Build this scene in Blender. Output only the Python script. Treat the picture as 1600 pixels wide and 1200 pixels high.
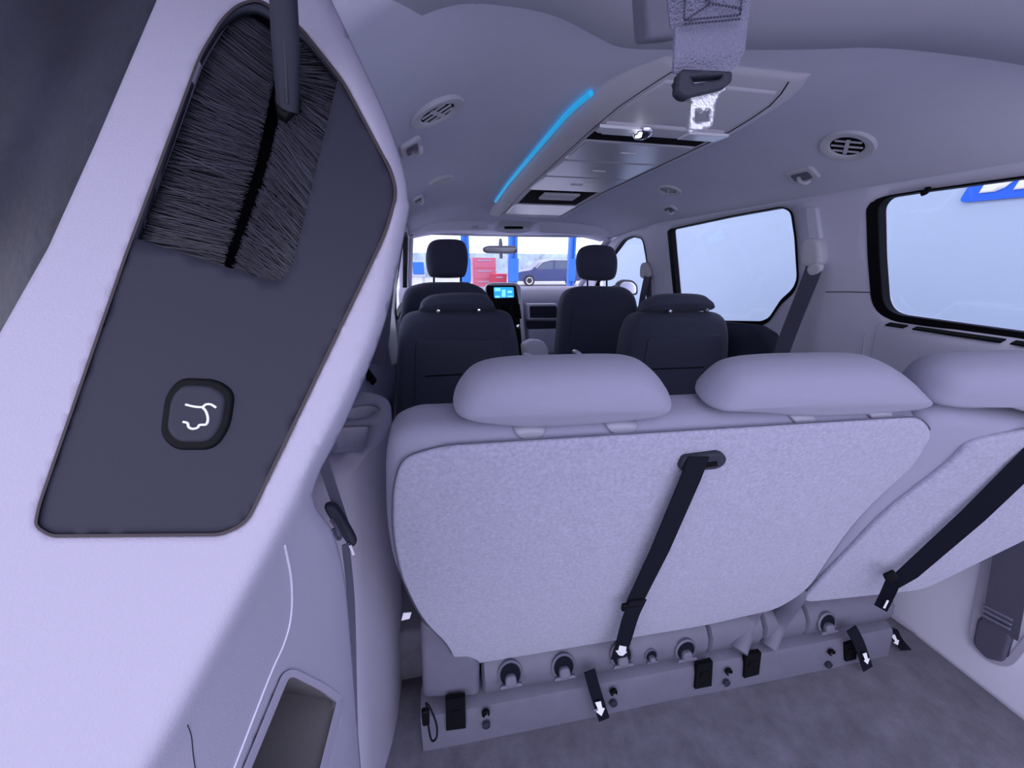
import bpy, bmesh, math, random
import numpy as np
from mathutils import Vector, Matrix
from mathutils.geometry import delaunay_2d_cdt
random.seed(7)
for o in list(bpy.data.objects): bpy.data.objects.remove(o)
S = bpy.context.scene
COL = S.collection

# ------------------------------------------------------------------ camera
F_PX, YAW, PITCH, ROLL = 575.0, math.radians(11.3), math.radians(-18.85), math.radians(0.3)
CP = np.array((0.0, 0.0, 1.1))
FW = np.array((math.sin(YAW)*math.cos(PITCH), math.cos(YAW)*math.cos(PITCH), math.sin(PITCH)))
_rt = np.array((math.cos(YAW), -math.sin(YAW), 0.0)); _up = np.cross(_rt, FW)
RT = _rt*math.cos(ROLL) + _up*math.sin(ROLL); UP = -_rt*math.sin(ROLL) + _up*math.cos(ROLL)
cam_d = bpy.data.cameras.new('camera'); cam = bpy.data.objects.new('camera', cam_d); COL.objects.link(cam)
cam.matrix_world = Matrix(((RT[0], UP[0], -FW[0], CP[0]), (RT[1], UP[1], -FW[1], CP[1]), (RT[2], UP[2], -FW[2], CP[2]), (0, 0, 0, 1)))
cam_d.sensor_width = 36; cam_d.lens = F_PX/1600*36; cam_d.clip_start = 0.01; cam_d.clip_end = 200
S.camera = cam

# ------------------------------------------------------------------ world and exposure
W = bpy.data.worlds.new('world'); S.world = W; W.use_nodes = True
bg = W.node_tree.nodes['Background']; bg.inputs[0].default_value = (0.80, 0.79, 1.0, 1); bg.inputs[1].default_value = 2.35
S.view_settings.view_transform = 'Standard'; S.view_settings.look = 'None'
S.view_settings.exposure = 0.0; S.view_settings.gamma = 1.0; S.view_settings.use_curve_mapping = False

# ------------------------------------------------------------------ measuring helpers (photo measurements -> world points on real planes)
XC = 0.54                                   # centre line of the van
def ray(px, py): return FW + RT*((px-800)/F_PX) - UP*((py-600)/F_PX)
def aD(px, py, d): return CP + ray(px, py)*d
def aY(px, py, Y): r = ray(px, py); return CP + r*((Y-CP[1])/r[1])
def aX(px, py, X): r = ray(px, py); return CP + r*((X-CP[0])/r[0])
def aZ(px, py, Z): r = ray(px, py); return CP + r*((Z-CP[2])/r[2])
def aP(px, py, pl): r = ray(px, py); return CP + r*(((pl[0]-CP)@pl[1])/(r@pl[1]))
def plane3(a, b, c):
    n = np.cross(b-a, c-a); n = n/np.linalg.norm(n)
    if n@(CP-a) < 0: n = -n
    return (a, n)
def unit(v): v = np.array(v, float); return v/np.linalg.norm(v)

# headliner height
def hc(y): return float(np.interp(y, [0, .9, 1.7, 2.2, 2.55, 2.8], [1.43, 1.43, 1.405, 1.37, 1.31, 1.265]))
def ze(y): return min(hc(y)-.005, float(np.interp(y, [0, 2.0, 2.4, 2.8], [1.275, 1.275, 1.25, 1.22])))
def zc(x, y):
    t = abs(x-XC)/.70; s = min(max((t-.5)/.5, 0), 1.25)**2
    return hc(y)-(hc(y)-ze(y))*s
def aC(px, py, off=0.0):
    r = ray(px, py)
    for i in range(8000):
        p = CP + r*(.1+i*.0008)
        if p[2] >= zc(p[0], p[1])-off: return p
    return p
# right side wall profile
def xr(z):
    return 1.30-.08*(z-.94)/.335 if z > .94 else 1.30+(.94-z)*.10
PLU = (np.array((1.22, 0, 1.275)), unit((-.335, 0, -.08))); PLL = (np.array((1.30, 0, .94)), unit((-1, 0, -.10)))
def aW(px, py, off=0.0):
    for pl in (PLU, PLL):
        q = (pl[0]+pl[1]*off, pl[1]); p = aP(px, py, q)
        if (pl is PLU) == (p[2] > .94): return p
    return p

# ------------------------------------------------------------------ mesh helpers
def finish(name, verts, faces, mat, parent=None, smooth=True, bevel=0, solid=0, sub=0, bseg=2, sharp=None):
    me = bpy.data.meshes.new(name); me.from_pydata([tuple(map(float, v)) for v in verts], [], faces); me.update()
    bm = bmesh.new(); bm.from_mesh(me); bmesh.ops.remove_doubles(bm, verts=bm.verts, dist=1e-6); bm.to_mesh(me); bm.free()
    o = bpy.data.objects.new(name, me); COL.objects.link(o)
    if mat: me.materials.append(mat)
    if parent is not None: o.parent = parent; o.matrix_parent_inverse = parent.matrix_world.inverted()
    if smooth:
        for p in me.polygons: p.use_smooth = True
        try: me.set_sharp_from_angle(angle=math.radians(sharp or 40))
        except Exception: pass
    if solid:
        m = o.modifiers.new('s', 'SOLIDIFY'); m.thickness = abs(solid); m.offset = -1 if solid > 0 else 1
    if bevel:
        m = o.modifiers.new('b', 'BEVEL'); m.width = bevel; m.segments = bseg; m.limit_method = 'ANGLE'; m.angle_limit = math.radians(40)
    if sub:
        m = o.modifiers.new('u', 'SUBSURF'); m.levels = sub; m.render_levels = sub
    return o
def outward(o):
    bm = bmesh.new(); bm.from_mesh(o.data); bmesh.ops.recalc_face_normals(bm, faces=bm.faces); bm.to_mesh(o.data); bm.free(); return o
def face_to(o, pt):
    me = o.data; pt = Vector(pt)
    s = sum((p.normal.dot(pt-p.center))*p.area for p in me.polygons)
    if s < 0: me.flip_normals()
    return o
def empty(name, loc):
    o = bpy.data.objects.new(name, None); COL.objects.link(o); o.location = tuple(map(float, loc)); o.empty_display_size = .05
    o.matrix_world = Matrix.Translation(Vector(tuple(map(float, loc)))); return o
def tag(o, label, cat=None, group=None, kind=None):
    if label: o['label'] = label
    if cat: o['category'] = cat
    if group: o['group'] = group
    if kind: o['kind'] = kind
    return o
def rnd(pts, r, n=5):
    out = []; m = len(pts)
    for i in range(m):
        p = np.array(pts[i], float); a = np.array(pts[i-1], float)-p; b = np.array(pts[(i+1) % m], float)-p
        la, lb = np.linalg.norm(a), np.linalg.norm(b); ri = r[i] if hasattr(r, '__len__') else r
        k = min(ri, la*.48, lb*.48)
        if k <= 0: out.append(tuple(p)); continue
        p0 = p+a/la*k; p1 = p+b/lb*k
        for j in range(n+1):
            t = j/n; out.append(tuple((1-t)**2*p0+2*t*(1-t)*p+t*t*p1))
    return out
def spline(pts, n=8, closed=False):
    P = [np.array(p, float) for p in pts]; m = len(P); out = []
    rng = range(m) if closed else range(m-1)
    for i in rng:
        p1, p2 = P[i], P[(i+1) % m]
        p0 = P[i-1] if (closed or i > 0) else 2*p1-p2
        p3 = P[(i+2) % m] if (closed or i+2 < m) else 2*p2-p1
        for j in range(n):
            t = j/n; out.append(.5*((2*p1)+(-p0+p2)*t+(2*p0-5*p1+4*p2-p3)*t*t+(-p0+3*p1-3*p2+p3)*t**3))
    if not closed: out.append(P[-1])
    return out
def inside(p, poly):
    x, y = p[0], p[1]; c = False; j = len(poly)-1
    for i in range(len(poly)):
        xi, yi = poly[i][0], poly[i][1]; xj, yj = poly[j][0], poly[j][1]
        if (yi > y) != (yj > y) and x < (xj-xi)*(y-yi)/(yj-yi)+xi: c = not c
        j = i
    return c
def densify(poly, step):
    out = []
    for i in range(len(poly)):
        a = np.array(poly[i][:2], float); b = np.array(poly[(i+1) % len(poly)][:2], float)
        k = max(1, int(np.linalg.norm(b-a)/step))
        for j in range(k): out.append(a+(b-a)*j/k)
    return out
def sheet(name, outer, holes, step, fn, mat, parent=None, toward=None, solid=0, bevel=0, sharp=40, extra=()):
    loops = [densify(outer, step)]+[densify(h, step) for h in holes]
    V = []; E = []
    for L in loops:
        b = len(V); V += [Vector((p[0], p[1])) for p in L]; E += [(b+i, b+(i+1) % len(L)) for i in range(len(L))]
    B = np.array([(v.x, v.y) for v in V])
    lo = B.min(0); hi = B.max(0)
    for gx in np.arange(lo[0]+step/2, hi[0], step):
        for gy in np.arange(lo[1]+step/2, hi[1], step):
            if inside((gx, gy), outer) and not any(inside((gx, gy), h) for h in holes):
                if np.min(np.hypot(B[:, 0]-gx, B[:, 1]-gy)) > step*.55: V.append(Vector((gx, gy)))
    for q in extra:
        if inside(q, outer) and not any(inside(q, h) for h in holes): V.append(Vector((q[0], q[1])))
    vs, es, fs, *_ = delaunay_2d_cdt(V, E, [], 0, 1e-7)
    F = []
    for f in fs:
        c = sum((vs[i] for i in f), Vector((0, 0)))/len(f)
        if inside(c, outer) and not any(inside(c, h) for h in holes): F.append(tuple(f))
    o = finish(name, [fn(v.x, v.y) for v in vs], F, mat, parent, True, bevel, solid, sharp=sharp)
    if toward is not None: face_to(o, toward)
    return o
def frame(pl, up=(0, 0, 1)):
    n = pl[1]; ux = unit(np.cross(np.array(up, float), n)); uy = np.cross(n, ux); return pl[0], ux, uy, n
def local(pts, fr):
    return [((p-fr[0])@fr[1], (p-fr[0])@fr[2]) for p in pts]
def pxout(pxs, pl, fr=None):
    fr = fr or frame(pl); return local([aP(x, y, pl) for x, y in pxs], fr)
def cushion(name, out, fr, T, r, mat, parent=None, cf=0, cb=0, off=0.0, nr=5, fn=None, ri=None):
    """solid with rounded rim: outline in the frame's plane, front face at off (towards the normal), body behind it"""
    O, ux, uy, n = fr; P = [np.array(p, float) for p in out]; m = len(P)
    area = sum(P[i][0]*P[(i+1) % m][1]-P[(i+1) % m][0]*P[i][1] for i in range(m))
    if area < 0: P = P[::-1]
    N = []
    for i in range(m):
        t = P[(i+1) % m]-P[i-1]; t = t/max(np.linalg.norm(t), 1e-9); N.append(np.array((-t[1], t[0])))
    cen = sum(P)/m; h = T/2; r = min(r, h)
    A2 = np.array(P); hx = (A2.max(0)-A2.min(0))/2; ext = float(min(hx))*2; cen = (A2.max(0)+A2.min(0))/2 if True else cen
    ri = min(r, .30*ext) if ri is None else ri
    rings = []
    for sgn, c in ((-1, cb), (1, cf)):
        part = []
        for k in range(nr+1):
            a = math.pi/2*k/nr; part.append((ri*(1-math.cos(a)), 1.0, sgn*(h-r+r*math.sin(a))))
        for s in (.85, .65, .4, .18):
            part.append((ri, s, sgn*(h+c*(1-s*s))))
        rings.append((part, sgn*(h+c)))
    back = rings[0][0][::-1]; allr = back+rings[1][0]
    V = []; Fc = []
    for ins, s, w in allr:
        for i in range(m):
            q = cen+(P[i]-cen)*(1-ins/hx)*s
            p3 = O+ux*q[0]+uy*q[1]+n*(w-h+off)
            if fn is not None: p3 = fn(p3, q, w)
            V.append(p3)
    for k in range(len(allr)-1):
        for i in range(m):
            j = (i+1) % m; Fc.append((k*m+i, k*m+j, (k+1)*m+j, (k+1)*m+i))
    cbk = O+ux*cen[0]+uy*cen[1]+n*(rings[0][1]-h+off); cfr = O+ux*cen[0]+uy*cen[1]+n*(rings[1][1]-h+off)
    if fn is not None: cbk = fn(cbk, cen, rings[0][1]); cfr = fn(cfr, cen, rings[1][1])
    V += [cbk, cfr]; a, b = len(V)-2, len(V)-1; L = (len(allr)-1)*m
    for i in range(m):
        j = (i+1) % m; Fc.append((a, j, i)); Fc.append((b, L+i, L+j))
    return outward(finish(name, V, Fc, mat, parent, True, sharp=50))
def prism(name, pts, vec, mat, parent=None, bevel=0, smooth=False):
    vec = np.array(vec, float); m = len(pts); V = list(pts)+[np.array(p)+vec for p in pts]
    Fc = [tuple(range(m)), tuple(range(2*m-1, m-1, -1))]+[(i, (i+1) % m, m+(i+1) % m, m+i) for i in range(m)]
    return outward(finish(name, V, Fc, mat, parent, smooth, bevel, sharp=30))
def ringprism(name, inner, outer, fn, depth, mat, parent=None, bevel=0):
    m = len(inner); V = []
    for L, d in ((inner, 0), (outer, 0), (outer, depth), (inner, depth)): V += [fn(p[0], p[1], d) for p in L]
    Fc = []
    for k in range(4):
        for i in range(m):
            j = (i+1) % m; k2 = (k+1) % 4; Fc.append((k*m+i, k*m+j, k2*m+j, k2*m+i))
    return outward(finish(name, V, Fc, mat, parent, True, bevel, sharp=35))
def offset2(poly, d):
    P = [np.array(p[:2], float) for p in poly]; m = len(P)
    area = sum(P[i][0]*P[(i+1) % m][1]-P[(i+1) % m][0]*P[i][1] for i in range(m)); sg = 1 if area > 0 else -1
    out = []
    for i in range(m):
        t = P[(i+1) % m]-P[i-1]; t = t/max(np.linalg.norm(t), 1e-9); out.append(P[i]+sg*d*np.array((t[1], -t[0])))
    return out
def tube(name, path, rad, mat, parent=None, n=10, closed=False, caps=True, flat=1.0, flatdir=None):
    P = [np.array(p, float) for p in path]; m = len(P); V = []; Fc = []
    ref = None
    for i in range(m):
        t = unit(P[(i+1) % m]-P[i-1]) if (closed or 0 < i < m-1) else unit(P[min(i+1, m-1)]-P[max(i-1, 0)])
        if flatdir is not None: u = np.array(flatdir, float)
        elif ref is None: u = np.array((0, 0, 1.0)) if abs(t[2]) < .9 else np.array((1.0, 0, 0))
        else: u = ref
        u = unit(u-t*(u@t)); ref = u; v = np.cross(t, u)
        rr = rad[i] if hasattr(rad, '__len__') else rad
        for k in range(n):
            a = 2*math.pi*k/n; V.append(P[i]+u*math.cos(a)*rr*flat+v*math.sin(a)*rr)
    for i in range(m if closed else m-1):
        i2 = (i+1) % m
        for k in range(n):
            k2 = (k+1) % n; Fc.append((i*n+k, i*n+k2, i2*n+k2, i2*n+k))
    if caps and not closed: Fc += [tuple(range(n-1, -1, -1)), tuple(range((m-1)*n, m*n))]
    return outward(finish(name, V, Fc, mat, parent, True))
def strap(name, path, wdirs, width, thick, mat, parent=None, bulge=0):
    """flat webbing: path, width direction(s), thickness"""
    P = [np.array(p, float) for p in path]; m = len(P); V = []; Fc = []; K = 5
    for i in range(m):
        t = unit(P[min(i+1, m-1)]-P[max(i-1, 0)]); w = wdirs[i] if isinstance(wdirs, list) else wdirs
        w = np.array(w, float); w = unit(w-t*(w@t)); n = np.cross(t, w); wd = width[i] if hasattr(width, '__len__') else width
        for s in (1, -1):
            for k in range(K):
                x = -1+2*k/(K-1); x = x*s
                V.append(P[i]+w*x*wd/2+n*(s*thick/2+bulge*(1-x*x)))
    R = 2*K
    for i in range(m-1):
        for k in range(R): Fc.append((i*R+k, i*R+(k+1) % R, (i+1)*R+(k+1) % R, (i+1)*R+k))
    Fc += [tuple(range(R)), tuple(range(m*R-1, (m-1)*R-1, -1))]
    return outward(finish(name, V, Fc, mat, parent, True, sharp=50))
def loft(name, rows, mat, parent=None, closed=False, solid=0, cap=False, sharp=40, toward=None):
    n = len(rows[0]); V = [p for r in rows for p in r]; Fc = []
    for i in range(len(rows)-1):
        for k in range(n if closed else n-1):
            k2 = (k+1) % n; Fc.append((i*n+k, i*n+k2, (i+1)*n+k2, (i+1)*n+k))
    if cap: Fc += [tuple(range(n-1, -1, -1)), tuple(range((len(rows)-1)*n, len(rows)*n))]
    o = finish(name, V, Fc, mat, parent, True, 0, solid, sharp=sharp)
    if cap: outward(o)
    elif toward is not None: face_to(o, toward)
    return o
def box(name, lo, hi, mat, parent=None, bevel=.004, bseg=2):
    x0, y0, z0 = lo; x1, y1, z1 = hi
    V = [(x, y, z) for z in (z0, z1) for y in (y0, y1) for x in (x0, x1)]
    Fc = [(0, 2, 3, 1), (4, 5, 7, 6), (0, 1, 5, 4), (2, 6, 7, 3), (0, 4, 6, 2), (1, 3, 7, 5)]
    return outward(finish(name, V, Fc, mat, parent, True, bevel, bseg=bseg, sharp=30))
def disc(c, ux, uy, rx, ry=None, n=24):
    ry = ry or rx; return [np.array(c)+ux*math.cos(2*math.pi*i/n)*rx+uy*math.sin(2*math.pi*i/n)*ry for i in range(n)]
def lathe(name, c, ux, uy, un, prof, mat, parent=None, n=28, sx=1.0, sharp=40, caps=True):
    """prof: list of (radius, height along un)"""
    V = []; Fc = []; c = np.array(c, float)
    for r, h in prof:
        for i in range(n):
            a = 2*math.pi*i/n; V.append(c+ux*math.cos(a)*r*sx+uy*math.sin(a)*r+un*h)
    for k in range(len(prof)-1):
        for i in range(n): j = (i+1) % n; Fc.append((k*n+i, k*n+j, (k+1)*n+j, (k+1)*n+i))
    if caps and prof[0][0] > 1e-4: Fc.append(tuple(range(n-1, -1, -1)))
    if caps and prof[-1][0] > 1e-4: Fc.append(tuple(range((len(prof)-1)*n, len(prof)*n)))
    return outward(finish(name, V, Fc, mat, parent, True, sharp=sharp))
def text(name, body, origin, ux, uy, size, mat, parent=None, shear=0, extrude=.0004, bold=0):
    cu = bpy.data.curves.new(name, 'FONT'); cu.body = body; cu.size = size; cu.shear = shear; cu.extrude = extrude; cu.align_x = 'LEFT'; cu.offset = bold
    tmp = bpy.data.objects.new(name+'_t', cu); COL.objects.link(tmp)
    dg = bpy.context.evaluated_depsgraph_get(); me = bpy.data.meshes.new_from_object(tmp.evaluated_get(dg))
    bpy.data.objects.remove(tmp); un = np.cross(ux, uy)
    for v in me.vertices: v.co = Vector(tuple(origin+ux*v.co.x+uy*v.co.y+un*v.co.z))
    o = bpy.data.objects.new(name, me); COL.objects.link(o); me.materials.clear(); me.materials.append(mat)
    if parent is not None: o.parent = parent; o.matrix_parent_inverse = parent.matrix_world.inverted()
    return o

# ------------------------------------------------------------------ materials
def mat(name, col, rough=.6, metal=0, bump=0, bscale=400, var=0, vscale=6, spec=.4, sheen=0, emit=None, estr=0, col2=None, detail=4, stretch=None):
    m = bpy.data.materials.new(name); m.use_nodes = True; nt = m.node_tree; b = nt.nodes['Principled BSDF']
    b.inputs['Base Color'].default_value = (*col, 1); b.inputs['Roughness'].default_value = rough; b.inputs['Metallic'].default_value = metal
    b.inputs['Specular IOR Level'].default_value = spec
    if sheen: b.inputs['Sheen Weight'].default_value = sheen
    if emit: b.inputs['Emission Color'].default_value = (*emit, 1); b.inputs['Emission Strength'].default_value = estr
    if bump or var:
        tc = nt.nodes.new('ShaderNodeTexCoord'); mp = nt.nodes.new('ShaderNodeMapping'); nt.links.new(tc.outputs['Object'], mp.inputs['Vector'])
        if stretch: mp.inputs['Scale'].default_value = stretch
    if bump:
        nz = nt.nodes.new('ShaderNodeTexNoise'); nz.inputs['Scale'].default_value = bscale; nz.inputs['Detail'].default_value = detail
        nt.links.new(mp.outputs[0], nz.inputs['Vector'])
        bp = nt.nodes.new('ShaderNodeBump'); bp.inputs['Strength'].default_value = bump; bp.inputs['Distance'].default_value = .002
        nt.links.new(nz.outputs['Fac'], bp.inputs['Height']); nt.links.new(bp.outputs[0], b.inputs['Normal'])
    if var:
        n2 = nt.nodes.new('ShaderNodeTexNoise'); n2.inputs['Scale'].default_value = vscale; n2.inputs['Detail'].default_value = 8; n2.inputs['Roughness'].default_value = .65
        nt.links.new(mp.outputs[0], n2.inputs['Vector'])
        cr = nt.nodes.new('ShaderNodeValToRGB'); c2 = col2 or tuple(min(1, c*(1+var)) for c in col); c1 = tuple(c*(1-var) for c in col)
        cr.color_ramp.elements[0].position = .3; cr.color_ramp.elements[1].position = .7
        cr.color_ramp.elements[0].color = (*c1, 1); cr.color_ramp.elements[1].color = (*c2, 1)
        nt.links.new(n2.outputs['Fac'], cr.inputs[0]); nt.links.new(cr.outputs[0], b.inputs['Base Color'])
    return m
def glassmat(name, tint, refl=.08):
    m = bpy.data.materials.new(name); m.use_nodes = True; nt = m.node_tree; nt.nodes.clear()
    o = nt.nodes.new('ShaderNodeOutputMaterial'); mx = nt.nodes.new('ShaderNodeMixShader'); t = nt.nodes.new('ShaderNodeBsdfTransparent'); g = nt.nodes.new('ShaderNodeBsdfGlossy')
    t.inputs[0].default_value = (*tint, 1); g.inputs['Roughness'].default_value = .02; mx.inputs[0].default_value = refl
    nt.links.new(t.outputs[0], mx.inputs[1]); nt.links.new(g.outputs[0], mx.inputs[2]); nt.links.new(mx.outputs[0], o.inputs[0]); return m
M = {}
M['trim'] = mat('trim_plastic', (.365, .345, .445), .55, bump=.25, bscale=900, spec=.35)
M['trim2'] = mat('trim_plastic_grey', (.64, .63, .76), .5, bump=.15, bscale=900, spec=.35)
M['liner'] = mat('headliner_cloth', (.64, .64, .77), .9, bump=.2, bscale=1200, spec=.15, var=.05, vscale=3)
M['header'] = mat('header_plastic', (.50, .49, .58), .6, bump=.15, bscale=900)
M['seat'] = mat('seat_cloth', (.26, .255, .36), .9, bump=.35, bscale=1500, spec=.15, sheen=.15)
M['plush'] = mat('seatback_carpet', (.355, .350, .49), .95, bump=1.0, bscale=900, spec=.1, sheen=.3, var=.20, vscale=170, detail=8)
M['floor'] = mat('cargo_carpet', (.125, .12, .16), .97, bump=1.0, bscale=600, spec=.08, sheen=.2, var=.28, vscale=16, detail=8)
M['navy'] = mat('dark_seat_cloth', (.055, .059, .092), .85, bump=.3, bscale=1200, spec=.2, sheen=.1)
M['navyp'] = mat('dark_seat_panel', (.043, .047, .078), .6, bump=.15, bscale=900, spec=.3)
M['bracket'] = mat('bracket_plastic', (.125, .122, .172), .5, bump=.15, bscale=700, var=.08, vscale=20)
M['plate'] = mat('charcoal_plate', (.026, .027, .044), .62, bump=.15, bscale=1500, spec=.25)
M['black'] = mat('black_plastic', (.003, .003, .005), .55, spec=.12)
M['matte'] = mat('black_matte', (.004, .004, .006), .9, spec=.1)
M['rubber'] = mat('dark_rubber', (.020, .021, .036), .55, bump=.3, bscale=120, var=.35, vscale=12)
M['web'] = mat('black_webbing', (.006, .0065, .014), .85, bump=.5, bscale=900, spec=.12)
M['belt'] = mat('grey_webbing', (.17, .165, .25), .75, bump=.9, bscale=700, spec=.3, detail=1)
M['beltd'] = mat('charcoal_webbing', (.075, .073, .115), .75, bump=.5, bscale=900)
M['stitch'] = mat('navy_thread', (.03, .03, .06), .8)
M['steel'] = mat('stamped_steel', (.70, .70, .76), .38, metal=.85, bump=.35, bscale=500)
M['chrome'] = mat('chrome', (.8, .8, .85), .12, metal=1)
M['dimmirror'] = mat('dim_mirror', (.22, .23, .27), .15, metal=.9)
M['guide'] = mat('post_guide_grey', (.27, .265, .34), .4)
M['white'] = mat('white_print', (.85, .85, .88), .6)
M['grille'] = mat('vent_plastic', (.58, .57, .64), .5)
M['silver'] = mat('console_satin', (.66, .66, .74), .28, metal=.35, spec=.6)
M['consg'] = mat('console_grey', (.62, .60, .68), .5, bump=.1, bscale=900)
M['led'] = mat('cyan_light_bar', (.05, .5, .8), .4, emit=(.02, .50, 1.0), estr=.45)
M['lamp'] = mat('lamp_lens', (.85, .87, .95), .15, spec=.6)
M['screen'] = mat('radio_screen', (.02, .2, .4), .3, emit=(.03, .45, .95), estr=.9)
M['screen2'] = mat('radio_icons', (.2, .6, .7), .3, emit=(.25, .85, 1.0), estr=1.0)
M['brown'] = mat('bin_felt', (.20, .19, .21), .85, bump=.3, bscale=400)
M['rim'] = mat('plate_edge', (.055, .045, .052), .6, spec=.2)
M['glass'] = glassmat('window_glass', (.955, .975, .995), .03)
M['wglass'] = glassmat('windshield_glass', (.97, .985, .99), .03)
M['outwall'] = mat('white_painted_wall', (.42, .51, .62), .8, var=.04, vscale=.5)
M['sign'] = mat('blue_sign', (.01, .12, .70), .5)
M['ground'] = mat('shop_concrete', (.5, .5, .52), .7, var=.2, vscale=2)
M['bluepost'] = mat('blue_lift_paint', (.015, .16, .62), .45)
M['red'] = mat('red_cabinet_paint', (.62, .03, .07), .4)
M['pink'] = mat('faded_red_paint', (.70, .16, .24), .5)
M['carblue'] = mat('dark_blue_car_paint', (.012, .03, .16), .25, spec=.7)
M['carglass'] = mat('dark_car_glass', (.05, .08, .16), .1, spec=.8)
M['tyre'] = mat('tyre_rubber', (.02, .02, .025), .8)
M['taillight'] = mat('red_lens', (.8, .05, .08), .3)
M['shoppale'] = mat('pale_far_wall', (.42, .52, .60), .8, var=.35, vscale=1.2)
M['shopgrey'] = mat('shop_grey_paint', (.45, .5, .6), .5)
m = bpy.data.materials.new('brush_bristles'); m.use_nodes = True; nt = m.node_tree; b = nt.nodes['Principled BSDF']; b.inputs['Roughness'].default_value = .45
g = nt.nodes.new('ShaderNodeNewGeometry'); cr = nt.nodes.new('ShaderNodeValToRGB'); cr.color_ramp.elements[0].color = (.010, .010, .017, 1); cr.color_ramp.elements[1].color = (.045, .044, .066, 1)
nt.links.new(g.outputs['Random Per Island'], cr.inputs[0]); nt.links.new(cr.outputs[0], b.inputs['Base Color']); M['bristle'] = m

# ================================================================== SETTING
# headliner
rows = []
for y in list(np.linspace(.50, 2.5, 41))+[2.6, 2.7, 2.8]:
    rows.append([np.array((x, y, zc(x, y))) for x in XC+np.concatenate([np.linspace(-.695, -.3, 17), np.linspace(-.2, .2, 5), np.linspace(.3, .695, 17)])])
ceiling = loft('ceiling', rows, M['liner'], solid=.02, toward=(XC, 1.5, 0))
tag(ceiling, 'grey cloth headliner of the van', kind='structure')

# rear header trim above the tailgate opening: arched lip stepping down from the headliner
hb = spline([(430, 330), (500, 190), (560, 112), (600, 68), (650, 32), (720, 10), (800, 14), (870, 30), (930, 60), (972, 77), (1060, 80), (1250, 80), (1350, 77), (1450, 84), (1600, 106), (1760, 150)], 6)
rows = [[], [], [], [], [], []]
lx = aZ(*hb[-1], 1.385)
for q in list(hb)+[(1, x) for x in np.linspace(lx[0], 1.24, 5)[1:]]:
    p = aZ(q[0], q[1], 1.385) if q[0] > 2 else np.array((q[1], lx[1], 1.385-.9*max(0, q[1]-lx[0])**1.3))
    lf = np.interp(q[0], [700, 980], [1, .25])
    rows[0].append(np.array((p[0], p[1]+.06*lf+.02, min(zc(p[0], p[1]+.06)+.004, 1.44))))
    rows[1].append(np.array((p[0], p[1]+.022*lf+.004, p[2]+.023))); rows[2].append(p+np.array((0, .003*lf, .008))); rows[3].append(p+np.array((0, -.004, 0)))
    rows[4].append(np.array((p[0], max(p[1]-.10, .30), p[2]-.017))); rows[5].append(np.array((p[0], .12, p[2]-.04)))
tr = loft('trim_2', rows, M['header'], solid=-.012, sharp=60); face_to(tr, (XC, .4, .5)); tag(tr, 'grey plastic header trim arching over the tailgate opening', kind='structure')
tr.modifiers['s'].offset = -1
cover = rnd([(1008, -30), (1062, -30), (1062, 62), (1012, 66)], 8); plc = (np.array((0.3, .36, 1.30)), unit((0, -1, -.35)))
cushion('belt_cover', pxout(cover, plc), frame(plc), .03, .006, M['bracket'], tr)

# floor
fl = sheet('floor', [(-.42, -.25), (1.45, -.25), (1.45, .74), (-.42, .74)], [], .05, lambda x, y: np.array((x, y, .004*math.sin(9*x)*math.sin(7*y+1))), M['floor'], toward=(0, 0, 1), solid=.02)
tag(fl, 'dark grey carpet of the cargo well floor', kind='structure')
f2 = box('floor_cabin', (-.42, .74, -.02), (1.45, 3.6, .17), M['floor'], bevel=.01); tag(f2, 'raised cabin floor under the seats', kind='structure')

# side walls with window openings (Y,Z)
def wyz(pxs): return [(aW(x, y)[1], aW(x, y)[2]) for x, y in pxs]
w1 = wyz([(1372, 322), (1384, 307), (1440, 298), (1520, 287), (1600, 276)]) + [(.35, 1.262), (.30, 1.22), (.28, 1.02), (.33, .945)] + wyz([(1600, 521), (1500, 507), (1402, 493), (1386, 484), (1379, 468), (1374, 400)])
w2 = wyz([(1048, 358), (1140, 338), (1222, 323), (1237, 330), (1243, 370), (1247, 436), (1240, 452), (1220, 470), (1203, 497), (1190, 503), (1130, 502), (1066, 500), (1057, 455)])
w3 = wyz([(948, 392), (966, 380), (984, 370), (992, 372), (998, 392), (1004, 432), (1002, 470), (998, 492), (975, 500), (945, 470)])
w1 = rnd(w1, .018, 3); w2 = rnd(w2, .018, 3)
w3 = [(2.18, 1.215), (2.30, 1.235), (2.42, 1.22), (2.75, 1.06), (3.0, .88), (2.9, .80), (2.25, .77), (2.17, .80), (2.155, .95), (2.16, 1.10)]; w3 = rnd(w3, .03, 3)
outer = [(.14, -.01), (3.5, -.01), (3.5, .84), (3.2, .93), (2.62, 1.22), (2.3, 1.28), (1.6, 1.31), (.14, 1.31)]
def xw(z, off=0): return xr(z)-off
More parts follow.
